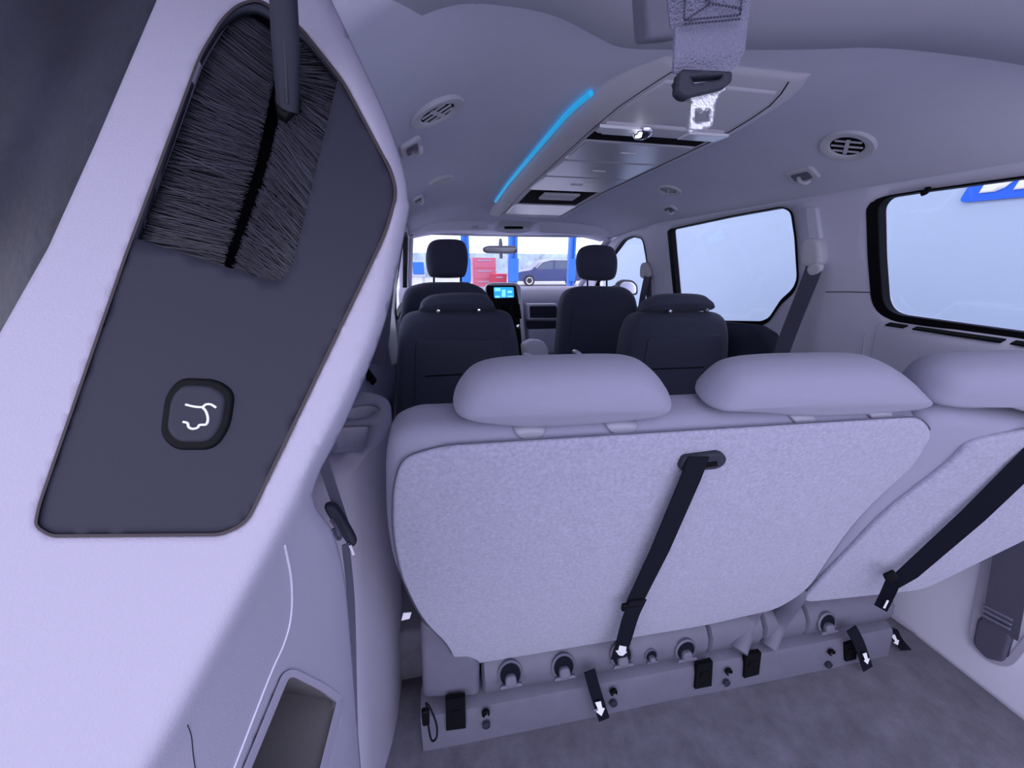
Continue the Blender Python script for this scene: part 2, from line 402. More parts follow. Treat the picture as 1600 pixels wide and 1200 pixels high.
for side, nm in ((1, 'wall_right'), (-1, 'wall_left')):
    fx = (lambda z, o=0: xr(z)-o) if side > 0 else (lambda z, o=0: 2*XC-xr(z)+o)
    ou = outer if side > 0 else [(.30, -.01)]+outer[1:7]+[(.50, 1.31), (.47, 1.0), (.30, .86)]
    w1s = w1 if side > 0 else rnd([(.56, 1.235), (.88, 1.25), (.86, .965), (.56, .955)], .03, 4)
    holes = [w1s, w2, w3]
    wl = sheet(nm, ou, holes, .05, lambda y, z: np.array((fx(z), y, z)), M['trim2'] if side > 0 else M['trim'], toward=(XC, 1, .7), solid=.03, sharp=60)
    tag(wl, 'grey plastic trimmed side of the van with window openings', kind='structure')
    if side > 0: wall_r = wl
    else: wall_l = wl
    for i, w in enumerate(holes):
        wo = offset2(w, .004); wi = offset2(w, -.003); wide = []
        for q0, q1 in zip(offset2(w, 0), offset2(w, 1.0)):
            ny, nz = q1[0]-q0[0], q1[1]-q0[1]
            wide.append(q0+np.array((ny*(.030 if ny > 0 else .004) if i < 2 else ny*.004, nz*(.018 if nz < 0 else .0015))))
        win = empty('window_%d' % (i+1 if side > 0 else i+5), (fx(1.0), np.mean([p[0] for p in w]), np.mean([p[1] for p in w])))
        tag(win, ['tinted rear quarter window beside the third row', 'tinted sliding door window beside the second row', 'front door window beside the front seat'][i], kind='structure')
        sheet('pane', wo, [], .06, lambda y, z: np.array((fx(z, -.018), y, z)), M['glass'], win, toward=(XC, 1, 1), solid=.004)
        ringprism('window_seal', wi, wide, lambda y, z, d: np.array((fx(z, .004-d), y, z)), .03, M['black'], win, .003)
# windshield and front pillars
ws = empty('window_4', (XC, 3.0, 1.0)); tag(ws, 'windshield at the front of the van', kind='structure')
loft('pane', [[np.array((XC+x*wd, y+.10*(1-x*x), z)) for x in np.linspace(-1, 1, 15)] for y, z, wd in ((2.74, 1.262, .70), (3.0, 1.08, .76), (3.42, .82, .80))], M['wglass'], ws, solid=.004)
for s in (-1, 1):
    pa = tube('front_pillar', [(XC+s*.715, 2.62, 1.25), (XC+s*.74, 2.85, 1.14), (XC+s*.775, 3.15, .97), (XC+s*.81, 3.45, .80)], .05, M['trim'], ws, 12, flat=.7)
loft('upper_frit', [[np.array((XC+x*.70, 2.735+.10*(1-x*x), 1.268)), np.array((XC+x*.70, 2.75+.10*(1-x*x), 1.25))] for x in np.linspace(-1, 1, 15)], M['header'], ws, solid=.006)

# ------------------------------------------------------------------ outside
gr = sheet('ground', [(-14, -8), (14, -8), (14, 40), (-14, 40)], [], 4, lambda x, y: np.array((x, y, -.62)), M['ground'], toward=(0, 0, 9), solid=.05); tag(gr, 'pale concrete shop floor outside the van', kind='structure')
ow = box('wall_outside', (2.75, -2.5, -.62), (2.95, 6.0, 3.2), M['outwall'], bevel=.01); tag(ow, 'pale blue white partition wall seen through the side windows', kind='structure')
fb = box('wall_far', (-12, 37, -.62), (14, 37.4, 1.55), M['shoppale'], bevel=.02); tag(fb, 'low pale building far beyond the windshield', kind='structure')
# ================================================================== LEFT REAR PILLAR (close to the camera)
pA, pB, pR = aD(310, 650, .2), aD(370, 10, .26), aD(640, 320, .27)
PP = plane3(pA, pB, pR)
FP = frame(PP)
def dP(px, py): r = ray(px, py); return ((PP[0]-CP)@PP[1])/(r@PP[1])
ctl = [(560, 600, None), (500, 710, None), (430, 840, None), (330, 1015, None), (230, 1200, None), (600, 510, .252), (545, 650, .246), (492, 770, .240), (520, 840, .30), (545, 1000, .40), (562, 1190, .43), (430, 1100, .262), (450, 950, .262)]
A_ = []; b_ = []
for x, y, d in ctl:
    d = d or dP(x, y); u, v = (x-450)/200, (y-850)/300; A_.append((1, u, v, u*u, u*v, v*v)); b_.append(1/d)
QC = np.linalg.lstsq(np.array(A_), np.array(b_), rcond=None)[0]
def dQ(px, py):
    u, v = (px-450)/200, (py-850)/300; return 1/max(.8, float(QC@np.array((1, u, v, u*u, u*v, v*v))))
edge = spline([(470, -130), (500, -40), (560, 88), (602, 180), (630, 262), (638, 310), (636, 345), (600, 508), (545, 648), (490, 768), (520, 832), (538, 900), (548, 1000), (556, 1100), (566, 1230), (570, 1300)], 9)
edge_np = np.array(edge)
def edge_dist(px, py):
    a = edge_np[:-1]; b = edge_np[1:]; ab = b-a; ap = np.array((px, py))-a
    t = np.clip((ap*ab).sum(1)/(ab*ab).sum(1), 0, 1); return float(np.min(np.linalg.norm(ap-ab*t[:, None], axis=1)))
ridge = [(600, 520), (560, 600), (430, 840), (230, 1200), (150, 1350)]
def side_of_ridge(px, py):                       # signed distance (pixels of the photo) from the soft ridge; + = inward face
    best = 1e9; sg = 1
    for (x0, y0), (x1, y1) in zip(ridge[:-1], ridge[1:]):
        t = ((px-x0)*(x1-x0)+(py-y0)*(y1-y0))/((x1-x0)**2+(y1-y0)**2); t = min(max(t, 0), 1)
        qx, qy = x0+t*(x1-x0), y0+t*(y1-y0); d = math.hypot(px-qx, py-qy)
        if d < best: best = d; sg = 1 if (x1-x0)*(py-y0)-(y1-y0)*(px-x0) < 0 else -1
    return sg*best
def trim_d(px, py):
    a, b = dP(px, py), dQ(px, py); s = side_of_ridge(px, py)
    w = min(max((s+30)/60, 0), 1); w = w*w*(3-2*w)
    if py < 520: w = 0
    d = a*(1-w)+w*((a+b)/2+math.sqrt(((a-b)/2)**2+.003**2))
    e = edge_dist(px, py); R = 26
    if e < R: d += .020*(1-math.sqrt(max(0, 1-(1-e/R)**2)))
    le = ((px-245)*(-.9)+(py-0)*(-.42)) if py < 600 else -99   # rolled outer edge towards the seal
    return d
trim_out = [(275, -130)]+[tuple(p) for p in edge]+[(-160, 1300), (-160, 800), (-40, 605), (0, 520), (75, 388), (150, 222), (245, 0)]
plate_o = rnd([(372, 6), (404, -2), (466, 38), (536, 126), (612, 268), (620, 302), (604, 362), (385, 818), (345, 836), (78, 838), (54, 822), (60, 790), (196, 398), (312, 86), (346, 30)], [14, 14, 20, 20, 20, 16, 30, 28, 14, 12, 10, 20, 4, 20, 14])
pocket = rnd([(452, 1052), (508, 1080), (528, 1096), (498, 1215), (470, 1290), (360, 1290), (385, 1215)], [14, 12, 5, 4, 4, 4, 4])
edge_extra = []
_ed = [np.array(p) for p in edge]
for k in range(1, len(_ed)-1):
    t = unit(_ed[k+1]-_ed[k-1]); nn = np.array((-t[1], t[0]))
    for w in (2.5, 6, 10.5, 16, 22):
        q = _ed[k]+nn*w
        if edge_dist(q[0], q[1]) > w*.93: edge_extra.append(q)
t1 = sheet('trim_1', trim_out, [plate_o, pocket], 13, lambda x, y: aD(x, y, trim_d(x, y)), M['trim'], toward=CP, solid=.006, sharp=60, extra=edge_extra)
tag(t1, 'pale grey plastic trim of the near left tailgate pillar and quarter panel', kind='structure')
# dark cover plate with brush opening
brush_o = rnd([(211, 372), (310, 92), (344, 36), (374, 14), (402, 12), (470, 52), (528, 122), (458, 415), (440, 437), (420, 438)], [2, 20, 20, 12, 12, 20, 3, 16, 14, 10])
plate = sheet('cover_plate', offset2(plate_o, 2.5), [brush_o], 18, lambda x, y: aP(x, y, (PP[0]-PP[1]*.0004, PP[1])), M['plate'], t1, toward=CP, solid=.004); plate['label'] = 'charcoal plastic cover plate'
ringprism('plate_edge', offset2(plate_o, -3), offset2(plate_o, 2.0), lambda x, y, d: aP(x, y, (PP[0]+PP[1]*(.0007-d), PP[1])), .006, M['rim'], t1)
# dark well behind the brush
wp = offset2(brush_o, 3); mN = len(wp)
V = [aP(x, y, (PP[0]-PP[1]*.003, PP[1])) for x, y in wp]; V2 = [v-PP[1]*.045 for v in V]
wl_ = finish('brush_well', V+V2, [tuple(range(mN, 2*mN))]+[(i, (i+1) % mN, mN+(i+1) % mN, mN+i) for i in range(mN)], M['matte'], t1, False); face_to(wl_, CP)
# bristles
V = []; Fc = []
def lerp(a, b, t): return (a[0]+(b[0]-a[0])*t, a[1]+(b[1]-a[1])*t)
def bristle(a, b, dep, wpx, sag):
    n = len(V); K = 4
    for k in range(K+1):
        t = k/K; x, y = lerp(a, b, t); y += sag*math.sin(t*1.9); wd = wpx*(1-.5*t)
        dx, dy = b[0]-a[0], b[1]-a[1]; L = math.hypot(dx, dy)+1e-6
        for s in (-1, 1):
            p = aP(x-dy/L*s*wd/2, y+dx/L*s*wd/2, (PP[0]-PP[1]*(dep+.008*t*t), PP[1])); V.append(p)
    for k in range(K): Fc.append((n+2*k, n+2*k+1, n+2*k+3, n+2*k+2))
rootsL = spline([(372, 10), (340, 40), (308, 92), (262, 225), (206, 372), (178, 446)], 10); tipsL = spline([(440, 60), (430, 105), (416, 165), (394, 262), (350, 402), (322, 490)], 10)
rootsR = spline([(480, 62), (532, 124), (505, 225), (480, 325), (446, 440), (424, 520)], 10); tipsR = spline([(456, 70), (448, 115), (440, 165), (420, 255), (374, 390), (342, 480)], 10)
def pick(L, t): f = t*(len(L)-1); i = min(int(f), len(L)-2); return lerp(L[i], L[i+1], f-i)
for i in range(2600):
    t = random.random(); a = pick(rootsL, t); b = pick(tipsL, min(1, max(0, t+random.gauss(0, .018)))); e = random.uniform(.93, 1.03); a = lerp(a, b, -.06)
    bristle(a, lerp(a, b, e), random.uniform(.006, .016), random.uniform(.8, 1.8), random.uniform(-2, 6))
for i in range(2000):
    t = random.random(); a = pick(rootsR, t); b = pick(tipsR, min(1, max(0, t+random.gauss(0, .018)))); e = random.uniform(.90, 1.02); a = lerp(a, b, -.08)
    bristle(a, lerp(a, b, e), random.uniform(.006, .018), random.uniform(.8, 1.8), random.uniform(-8, 2))
br = finish('brush_seal', V, Fc, M['bristle'], t1, False); br['kind'] = 'stuff'; br['label'] = 'dense black bristles of the brush seal'
# pull switch button
bo = rnd([(280, 590), (340, 592), (368, 612), (360, 668), (336, 703), (272, 703), (250, 680), (258, 618)], [22, 22, 16, 20, 22, 20, 16, 16])
bt = cushion('button', pxout(bo, PP), FP, .008, .0022, M['black'], t1, off=.0015); bt['label'] = 'black rounded liftgate button'
bi = [((x-308)*.80+308, (y-647)*.80+647) for x, y in bo]
cp_ = cushion('button_cap', pxout(bi, PP), FP, .006, .0025, M['plate'], bt, cf=-.0003, off=.0026)
def ic(pts, w=.0011): return strap('icon', [aP(x, y, (PP[0]+PP[1]*.0023, PP[1])) for x, y in spline(pts, 4)], np.cross(PP[1], aP(pts[-1][0], pts[-1][1], PP)-aP(pts[0][0], pts[0][1], PP)), w, .0003, M['white'], bt)
def icon(pts):
    sp = [aP(x, y, (PP[0]+PP[1]*.0026, PP[1])) for x, y in spline(pts, 5)]
    return tube('icon', sp, .00062, M['white'], bt, 6)
icon([(290, 632), (302, 635), (316, 636), (322, 632), (330, 632), (338, 637)])
icon([(316, 636), (321, 641), (324, 648), (325, 656), (322, 663), (312, 664), (309, 668), (301, 670), (295, 667), (293, 661), (286, 659)])
# pocket
pk = offset2(pocket, 0); mN = len(pk)
V = [aD(x, y, trim_d(x, y)) for x, y in pk]; V2 = [v+np.array((-.075, .03, -.006)) for v in V]
po = finish('storage_pocket', V+V2, [tuple(range(mN, 2*mN))]+[(i, (i+1) % mN, mN+(i+1) % mN, mN+i) for i in range(mN)], M['brown'], t1, True); face_to(po, CP); po['label'] = 'open storage pocket with brown grey inside'
ringprism('pocket_rim', offset2(pocket, -2), offset2(pocket, 10), lambda x, y, d: aD(x, y, trim_d(x, y)-.003+d), .006, M['trim'], t1, .0015)
tube('panel_seam', [aD(x, y, trim_d(x, y)-.0004) for x, y in spline([(445, 852), (455, 905), (455, 960), (444, 1005), (420, 1060), (360, 1215)], 6)], .0007, M['trim2'], t1, 6)
tube('scratch', [aD(x, y, trim_d(x, y)-.0001) for x, y in spline([(293, 1133), (299, 1150), (302, 1180), (306, 1205)], 4)], .0003, M['plate'], t1, 5)
# dark tailgate seal outside the pillar
def dS(px, py): return dP(px, py)+.012+.00016*max(0, 250-px*1.0-py*.0)
so = [(300, -150), (262, 0), (165, 225), (92, 390), (15, 530), (-160, 830), (-420, 830), (-420, -150)]
sl = sheet('weatherstrip', so, [], 30, lambda x, y: aD(x, y, dS(x, y)+.02*abs(math.sin((x+.45*y)*.012))**3), M['rubber'], toward=CP, solid=.02, sharp=80)
tag(sl, 'dark rubber tailgate seal at the far left edge', 'weatherstrip')
# lift arm through the brush
la = empty('tailgate_strut', aD(440, -60, .225)); tag(la, 'dark metal tailgate lift arm passing through the brush opening', 'strut')
ap = [aD(438, -140, .20), aD(441, -40, .228), aD(446, 60, .246), aD(450, 172, .268)]
tube('arm', ap, [.0088, .0092, .0092, .0080], M['plate'], la, 14, flat=.75, flatdir=FW)
tube('arm_edge', [p-FW*.0066+RT*.0035 for p in ap], .0016, M['rubber'], la, 8)
cushion('arm_end', pxout(rnd([(428, 150), (470, 150), (472, 175), (448, 190), (432, 178)], 6), (ap[-1], PP[1])), frame((ap[-1], PP[1])), .012, .004, M['black'], la, off=.004)
# ================================================================== CEILING FITTINGS
cons = empty('ceiling_console', (XC+.02, 1.4, 1.41)); tag(cons, 'long grey overhead rail console down the middle of the ceiling', 'overhead console')
lp = spline([aC(*q) for q in ((968, 106), (925, 140), (880, 185), (850, 220), (820, 255), (795, 283), (775, 310), (768, 330))], 4)
CX = .56
def chw(y): return float(np.interp(y, [.72, .76, .82, .90, 1.0, 2.3], [.155, .185, .215, .228, .234, .238]))
def cz(y): return hc(y)
ys = [.715, .73, .76, .80, .86, .93, 1.0]+list(np.linspace(1.1, 2.2, 12))+[2.28, 2.34]
def cdrop(y): return float(np.interp(y, [.715, .74, .80, .95, 2.2, 2.34], [.004, .014, .024, .034, .036, .012]))
rows = []
for y in ys:
    w = chw(y); D = cdrop(y); z = cz(y); k = .60
    prof = [(-1, .004), (-.97, -.25*D), (-.90, -.62*D), (-.82, -.9*D), (-.75, -D), (-.72, -.93*D), (-.4, -.93*D), (0, -.93*D), (.4, -.93*D), (.72, -.93*D), (.75, -D), (.82, -.9*D), (.90, -.62*D), (.97, -.25*D), (1, .004)]
    rows.append([np.array((CX+a*w, y, z+b)) for a, b in prof])
loft('rail_body', rows, M['consg'], cons, solid=.006, toward=(CX, 1.4, 0))
for s in (-1, 1):
    tube('seam', [np.array((CX+s*.735*chw(y), y, cz(y)-.965*cdrop(y))) for y in ys[1:-1]], .0013, M['black'], cons, 6)
# light bars along the edges of the rail
def cpt(a, y, dz): return np.array((CX+a*chw(y), y, cz(y)+dz))
tube('light_bar', [cpt(-1.02, y, -.008) for y in np.linspace(.86, 2.05, 20)], .006, M['led'], cons, 8)
# rail modules
def module(name, y0, y1, m_, dz=.005, inset=.68, bev=.006, thick=.012, parent=cons, a0=None, a1=None):
    yy = np.linspace(y0, y1, 5); a0 = -inset if a0 is None else a0; a1 = inset if a1 is None else a1
    V = []
    top = [[cpt(a, y, -.93*cdrop(y)-dz) for a in np.linspace(a0, a1, 7)] for y in yy]
    bot = [[p+np.array((0, 0, thick)) for p in r] for r in top]
    n = 7; V = [p for r in top for p in r]+[p for r in bot for p in r]; K = len(yy)*n; Fc = []
    for i in range(4):
        for k in range(6):
            a = i*n+k; Fc += [(a, a+1, a+n+1, a+n), (K+a, K+a+n, K+a+n+1, K+a+1)]
    per = [k for k in range(n)]+[i*n+n-1 for i in range(1, 5)]+[4*n+k for k in range(n-2, -1, -1)]+[i*n for i in range(3, 0, -1)]
    for i in range(len(per)): a, b_ = per[i], per[(i+1) % len(per)]; Fc.append((a, b_, K+b_, K+a))
    return outward(finish(name, V, Fc, m_, parent, True, bev, sharp=35))
module('end_panel', .755, .925, M['consg'], .003)
dm = module('lamp_module', .93, .99, M['consg'], .006)
module('dark_slot', .995, 1.045, M['matte'], .0015, bev=.001)
module('storage_door', 1.05, 1.22, M['silver'], .004)
module('storage_door', 1.228, 1.42, M['silver'], .004)
module('storage_door', 1.428, 1.66, M['silver'], .004)
module('dark_recess', 1.67, 1.93, M['matte'], .0015, bev=.001, inset=.62)
module('recess_flap', 1.70, 1.80, M['consg'], .012, inset=.35)
module('front_panel', 1.94, 2.2, M['silver'], .004)
for y in (1.12, 1.32, 1.53): box('door_latch', cpt(-.10, y, -.93*cdrop(y)-.0075), cpt(.10, y+.008, -.93*cdrop(y)-.003), M['consg'], cons, .001)
for a in (-.5, .5):
    lc = cpt(a, .955, -.93*cdrop(.955)-.006)
    cushion('lamp_lens', [(-.055, -.020), (.055, -.020), (.055, .028), (-.030, .028)] if a < 0 else [(-.055, -.020), (.055, -.020), (.055, .028), (-.055, .028)], (lc, np.array((1., 0, 0)), unit((0, 1, .0)), np.array((0, 0, -1.))), .008, .003, M['lamp'], cons, off=.004)
lc = cpt(-.22, .955, -.93*cdrop(.955)-.006)
lathe('reading_lamp', lc, np.array((1., 0, 0)), np.array((0, 1., 0)), np.array((0, 0, -1.)), [(.030, 0), (.029, .006), (.022, .012), (.012, .015), (.001, .016)], M['chrome'], cons, sx=.8)
lc2 = cpt(-.30, .94, -.93*cdrop(.95)-.02)
M['bulb'] = mat('lit_bulb', (1, 1, 1), .3, emit=(1, .97, 1), estr=4)
lathe('lamp_bulb', lc2, np.array((1., 0, 0)), np.array((0, 1., 0)), np.array((0, 0, -1.)), [(.0075, 0), (.007, .003), (.001, .005)], M['bulb'], cons, 12)

# air outlets
def cnormal(x, y):
    e = .01; dx = (zc(x+e, y)-zc(x-e, y))/(2*e); dy = (zc(x, y+e)-zc(x, y-e))/(2*e); n = unit((dx, dy, -1)); ux = unit(np.array((1, 0, dx))); uy = np.cross(n, ux); return ux, uy, n
def vent(px, py, r, label, rot=0, closed=False):
    c = aC(px, py); ux, uy, n = cnormal(c[0], c[1]); c = c+n*.001; ca, sa = math.cos(rot), math.sin(rot); ux, uy = ux*ca+uy*sa, uy*ca-ux*sa
    o = empty('air_vent', c); tag(o, label, 'air vent', 'round air outlets in the ceiling')
    lathe('bezel', c, ux, uy, n, [(r, -.006), (r, .004), (r*.95, .0075), (r*.70, .0075), (r*.62, .004), (r*.60, .0), (r*.9, -.006)], M['grille'], o, 32, caps=False)
    lathe('dark_throat', c, ux, uy, n, [(r*.64, -.002), (r*.64, .0028), (.001, .0028)], M['matte'], o, 24)
    for k in (-1.6, 0, 1.6):
        if closed and k != 0: continue
        w = math.sqrt(max(.05, 1-(k/3.0)**2))*r*.56; q = c+uy*(k*r*.20)+n*.003
        prism('slat', [q-ux*w-uy*r*.035, q+ux*w-uy*r*.035, q+ux*w+uy*r*.035, q-ux*w+uy*r*.035], n*.0025, M['grille'], o)
    q = c+n*.004
    prism('slat_tab', [q-ux*r*.07-uy*r*.45, q+ux*r*.07-uy*r*.45, q+ux*r*.07+uy*r*.45, q-ux*r*.07+uy*r*.45], n*.003, M['grille'], o)
    return o
vent(682, 173, .062, 'round ceiling air vent nearest the near left pillar', .5)
vent(1325, 226, .062, 'round ceiling air vent above the rear quarter window', .9)
vent(690, 280, .055, 'small far left ceiling air vent above the second row', .3)
vent(1045, 296, .055, 'small far right ceiling air vent above the sliding door window', .6)
def hook(px, py, s, label):
    c = aC(px, py); ux, uy, n = cnormal(c[0], c[1]); o = empty('coat_hook', c); tag(o, label, 'coat hook', 'coat hooks along the roof edge')
    fr = (c, uy, ux, n)
    cushion('hook_base', rnd([(-s, -s*.62), (s, -s*.62), (s, s*.62), (-s, s*.62)], s*.3), fr, .016, .005, M['grille'], o, off=.009)
    cushion('hook_recess', rnd([(-s*.66, -s*.36), (s*.66, -s*.36), (s*.66, s*.36), (-s*.66, s*.36)], s*.2), fr, .004, .001, M['bracket'], o, off=.010)
    tube('hook_tongue', spline([c+n*.010+uy*(-s*.2), c+n*.022+uy*(s*.05)+ux*s*.1, c+n*.026+uy*s*.35+ux*s*.3, c+n*.016+uy*s*.45+ux*s*.42], 4), s*.13, M['grille'], o, 8)
hook(1255, 272, .045, 'coat hook on the right roof edge beside the large right air vent')
hook(1047, 325, .042, 'coat hook on the right roof edge above the sliding door window')
hook(641, 228, .045, 'coat hook on the left roof edge partly behind the near pillar')
hook(652, 310, .042, 'farther coat hook on the left roof edge')

# front overhead console, visors, mirror
fc = empty('front_overhead_console', aY(803, 345, 2.5)); tag(fc, 'small front overhead console between the sun visors', 'overhead console')
plv = (np.array((XC, 2.52, 1.28)), unit((0, -.75, -.6)))
cushion('console_body', pxout(rnd([(776, 334), (846, 335), (826, 364), (800, 366), (772, 362)], 6), plv), frame(plv), .05, .008, M['trim2'], fc)
cushion('console_face', pxout(rnd([(783, 337), (832, 338), (830, 356), (776, 355)], 3), plv), frame(plv), .012, .003, M['silver'], fc, off=.004)
cushion('console_slot', pxout(rnd([(788, 353), (817, 353), (817, 357), (788, 357)], 1), plv), frame(plv), .006, .001, M['matte'], fc, off=.006)
for nm, pts, cl in (('left', [(636, 350), (650, 347), (740, 346), (757, 344), (763, 352), (762, 360), (640, 363), (634, 360)], 'sun visor above the driver side of the windshield'), ('right', [(840, 347), (855, 344), (945, 354), (954, 362), (950, 370), (842, 364)], 'sun visor above the passenger side of the windshield')):
    v = empty('sun_visor', aY(np.mean([p[0] for p in pts]), 355, 2.5)); tag(v, 'light grey folded '+cl, 'sun visor', 'pair of sun visors')
    pv = (np.array((XC, 2.5, 1.27)), unit((0, -.9, -.45)))
    cushion('visor_panel', pxout(rnd(pts, 5), pv), frame(pv), .03, .010, M['trim2'], v)
    ex = pts[-1] if nm == 'left' else pts[3]
    tube('visor_rod', [aP(pts[1][0], pts[1][1], pv)+np.array((0, .01, 0)), aP(pts[3][0], pts[3][1], pv)+np.array((0, .01, 0))], .006, M['grille'], v, 8)
    if nm == 'left': cushion('visor_label', pxout([(738, 352), (748, 352), (748, 357), (738, 357)], pv), frame(pv), .002, .0005, M['shopgrey'], v, off=.0015)
mr = empty('rear_view_mirror', aY(783, 370, 2.72)); tag(mr, 'grey interior rear view mirror hanging at the windshield', 'mirror')
pm = (aY(783, 389, 2.72), unit((-.12, -1, -.06)))
cushion('mirror_shell', pxout(rnd([(754, 387), (762, 384), (804, 384), (810, 388), (808, 395), (802, 397), (760, 396), (754, 393)], 4), pm), frame(pm), .04, .012, M['grille'], mr)
cushion('mirror_glass', pxout(rnd([(756, 387), (808, 387), (807, 394), (757, 394)], 2), pm), frame(pm), .003, .001, M['dimmirror'], mr, off=.0015)
tube('mirror_stalk', [aY(782, 374, 2.76), aY(782, 380, 2.74), aY(783, 404, 2.74)], [.010, .014, .012], M['consg'], mr, 8)
# ================================================================== THIRD ROW
TL, TR, BL = aY(600, 690, .45), aY(1452, 665, .41), aY(670, 985, .58)
P60 = plane3(TL, TR, BL); F60 = frame(P60)
def headrest(name, pts, pl, T, r, m_, par, push, cf=.01):
    q = (pl[0]-pl[1]*push, pl[1]); return cushion(name, pxout([tuple(p) for p in spline(pts, 4, True)], q), frame(q), T, r, m_, par, cf=cf, off=T/2, ri=.032)
b60 = empty('rear_bench_seat', aZ(930, 1090, .1)); tag(b60, 'wide light grey third row bench seat with two headrests', 'car seat')
body60 = rnd([(597, 735), (604, 700), (636, 684), (900, 672), (1400, 645), (1444, 648), (1464, 674), (1446, 714), (1345, 806), (1268, 925), (1216, 962), (1100, 985), (716, 1046), (690, 1004), (648, 965), (612, 905), (598, 830)], [30, 14, 30, 40, 20, 14, 14, 20, 60, 40, 14, 30, 14, 20, 30, 40, 40])
bk = cushion('backrest', pxout(body60, P60), F60, .090, .032, M['seat'], b60, off=-.004)
pan60 = rnd([(615, 758), (628, 716), (690, 697), (900, 684), (1380, 655), (1438, 652), (1457, 676), (1440, 712), (1338, 806), (1260, 922), (1212, 950), (1100, 976), (715, 1040), (700, 1006), (660, 968), (628, 905), (613, 830)], [30, 24, 30, 40, 20, 14, 14, 20, 60, 40, 14, 30, 14, 20, 30, 40, 40])
cushion('carpet_back', pxout(pan60, P60), F60, .012, .006, M['plush'], b60, cf=.006, off=.004)
tube('piping', [aP(x, y, (P60[0]+P60[1]*.0005, P60[1])) for x, y in offset2(pan60, 1.5)], .0008, M['beltd'], b60, 6, closed=True)
h1 = [(708, 628), (718, 600), (742, 577), (790, 566), (860, 563), (960, 561), (1000, 566), (1026, 586), (1040, 610), (1036, 628), (1005, 640), (900, 650), (820, 653), (765, 648), (726, 640)]
h2 = [(1094, 622), (1112, 597), (1140, 573), (1180, 563), (1250, 559), (1340, 558), (1372, 563), (1402, 580), (1422, 604), (1422, 622), (1388, 631), (1290, 638), (1215, 637), (1160, 630), (1115, 626)]
hr1 = headrest('headrest', h1, P60, .088, .042, M['seat'], b60, .045, .005)
hr2 = headrest('headrest', h2, P60, .088, .042, M['seat'], b60, .045, .005)
def seam_line(pts, pl, par, push): return tube('seam', [aP(x, y, (pl[0]-pl[1]*push, pl[1])) for x, y in spline(pts, 5)], .0011, M['beltd'], par, 6)
seam_line([(745, 645), (790, 652), (870, 653), (950, 647), (1005, 638), (1034, 622)], P60, hr1, .010)
seam_line([(1165, 628), (1210, 636), (1300, 638), (1380, 629), (1416, 615)], P60, hr2, .010)
for cx, cy in ((826, 669), (968, 662), (1248, 650), (1366, 643)):
    w = 25 if cx < 1200 else 20; q = (P60[0]-P60[1]*.020, P60[1])
    cushion('post_guide', pxout([tuple(p) for p in spline([(cx-w, cy-5), (cx, cy-9), (cx+w, cy-6), (cx+w*.8, cy+7), (cx, cy+13), (cx-w*.7, cy+9)], 4, True)], q), frame(q), .035, .012, M['guide'], b60, off=.014)
bez = rnd([(1054, 722), (1062, 706), (1118, 699), (1129, 706), (1124, 718), (1112, 724), (1060, 728)], 6)
cushion('strap_bezel', pxout(bez, P60), F60, .012, .003, M['plate'], b60, off=.014)
cushion('bezel_slot', pxout(rnd([(1070, 716), (1112, 710), (1113, 717), (1071, 723)], 2), P60), F60, .004, .001, M['matte'], b60, off=.0155)
def ppx(px, py, pl, h): return aP(px, py, (pl[0]+pl[1]*h, pl[1]))
wd = F60[1]
st = empty('pull_strap', ppx(970, 1030, P60, .02)); tag(st, 'black pull strap hanging down the carpeted back of the wide bench', 'strap')
strap('webbing', [ppx(1092, 714, P60, .016), ppx(1078, 750, P60, .022), ppx(1030, 862, P60, .030), ppx(992, 940, P60, .030)], wd, [.034, .036, .038, .038], .002, M['web'], st)
strap('webbing_tail', spline([ppx(997, 938, P60, .034), ppx(985, 965, P60, .036), ppx(975, 1000, P60, .038), ppx(966, 1028, P60, .040)], 4), wd, .036, .0025, M['web'], st)
cushion('slide_buckle', pxout(rnd([(973, 948), (1001, 945), (998, 954), (971, 957)], 3), (P60[0]+P60[1]*.036, P60[1]), F60), F60, .008, .003, M['black'], st, off=.036)
def arrow(pts, pl, h, par, glyph=None, go=None, gs=.01, gux=None):
    q = (pl[0]+pl[1]*h, pl[1]); o = prism('arrow_label', [aP(x, y, q) for x, y in pts], -q[1]*.0008, M['white'], par)
    if glyph:
        ux = unit(aP(*gux, q)-aP(*go, q)); uy = np.cross(q[1], ux); text('label_number', glyph, aP(*go, (pl[0]+pl[1]*(h+.0004), pl[1])), ux, uy, gs, M['shopgrey'], par)
    return o
arrow([(968, 1009), (979, 1011), (978, 1019), (980, 1019), (973, 1025), (967, 1024), (962, 1017), (966, 1017)], P60, .0425, st, '3', (970, 1020), .010, (970, 1012))

# lower hinge cover (rolled plastic) of the bench and seat mounting panel on the floor
ya, yb = .588, .552
def yb_at(x): return ya+(x+.09)/1.35*(yb-ya)
def hinge(name, x0, x1, par):
    prof = [(.002, .10), (-.012, .115), (-.016, .140), (-.012, .165), (.002, .186), (.022, .200), (.06, .205), (.10, .205), (.10, .10)]
    rows = []
    for x in (x0, x0+.006, x1-.006, x1):
        e = .008 if x in (x0, x1) else 0
        rows.append([np.array((x, yb_at(x)+.022+dy+e, z-(e if z > .15 else 0))) for dy, z in prof])
    return loft(name, rows, M['bracket'], par, closed=True, cap=True, sharp=35)
def hp(px, py):                                     # a point of the photo on the rolled cover's rear side
    p = aY(px, py, .585)
    for _ in range(40):
        q = aY(px, py, yb_at(p[0])+.022+float(np.interp(p[2], [.10, .115, .140, .165, .186, .200, .205], [.002, -.012, -.016, -.012, .002, .022, .06])))
        p = .5*p+.5*q
    return p
h0 = hp(662, 1060)[0]; h1x = hp(752, 1050)[0]; h2x = hp(1110, 1000)[0]; h3x = hp(1195, 985)[0]; h4x = hp(1262, 975)[0]; h5x = hp(1400, 950)[0]
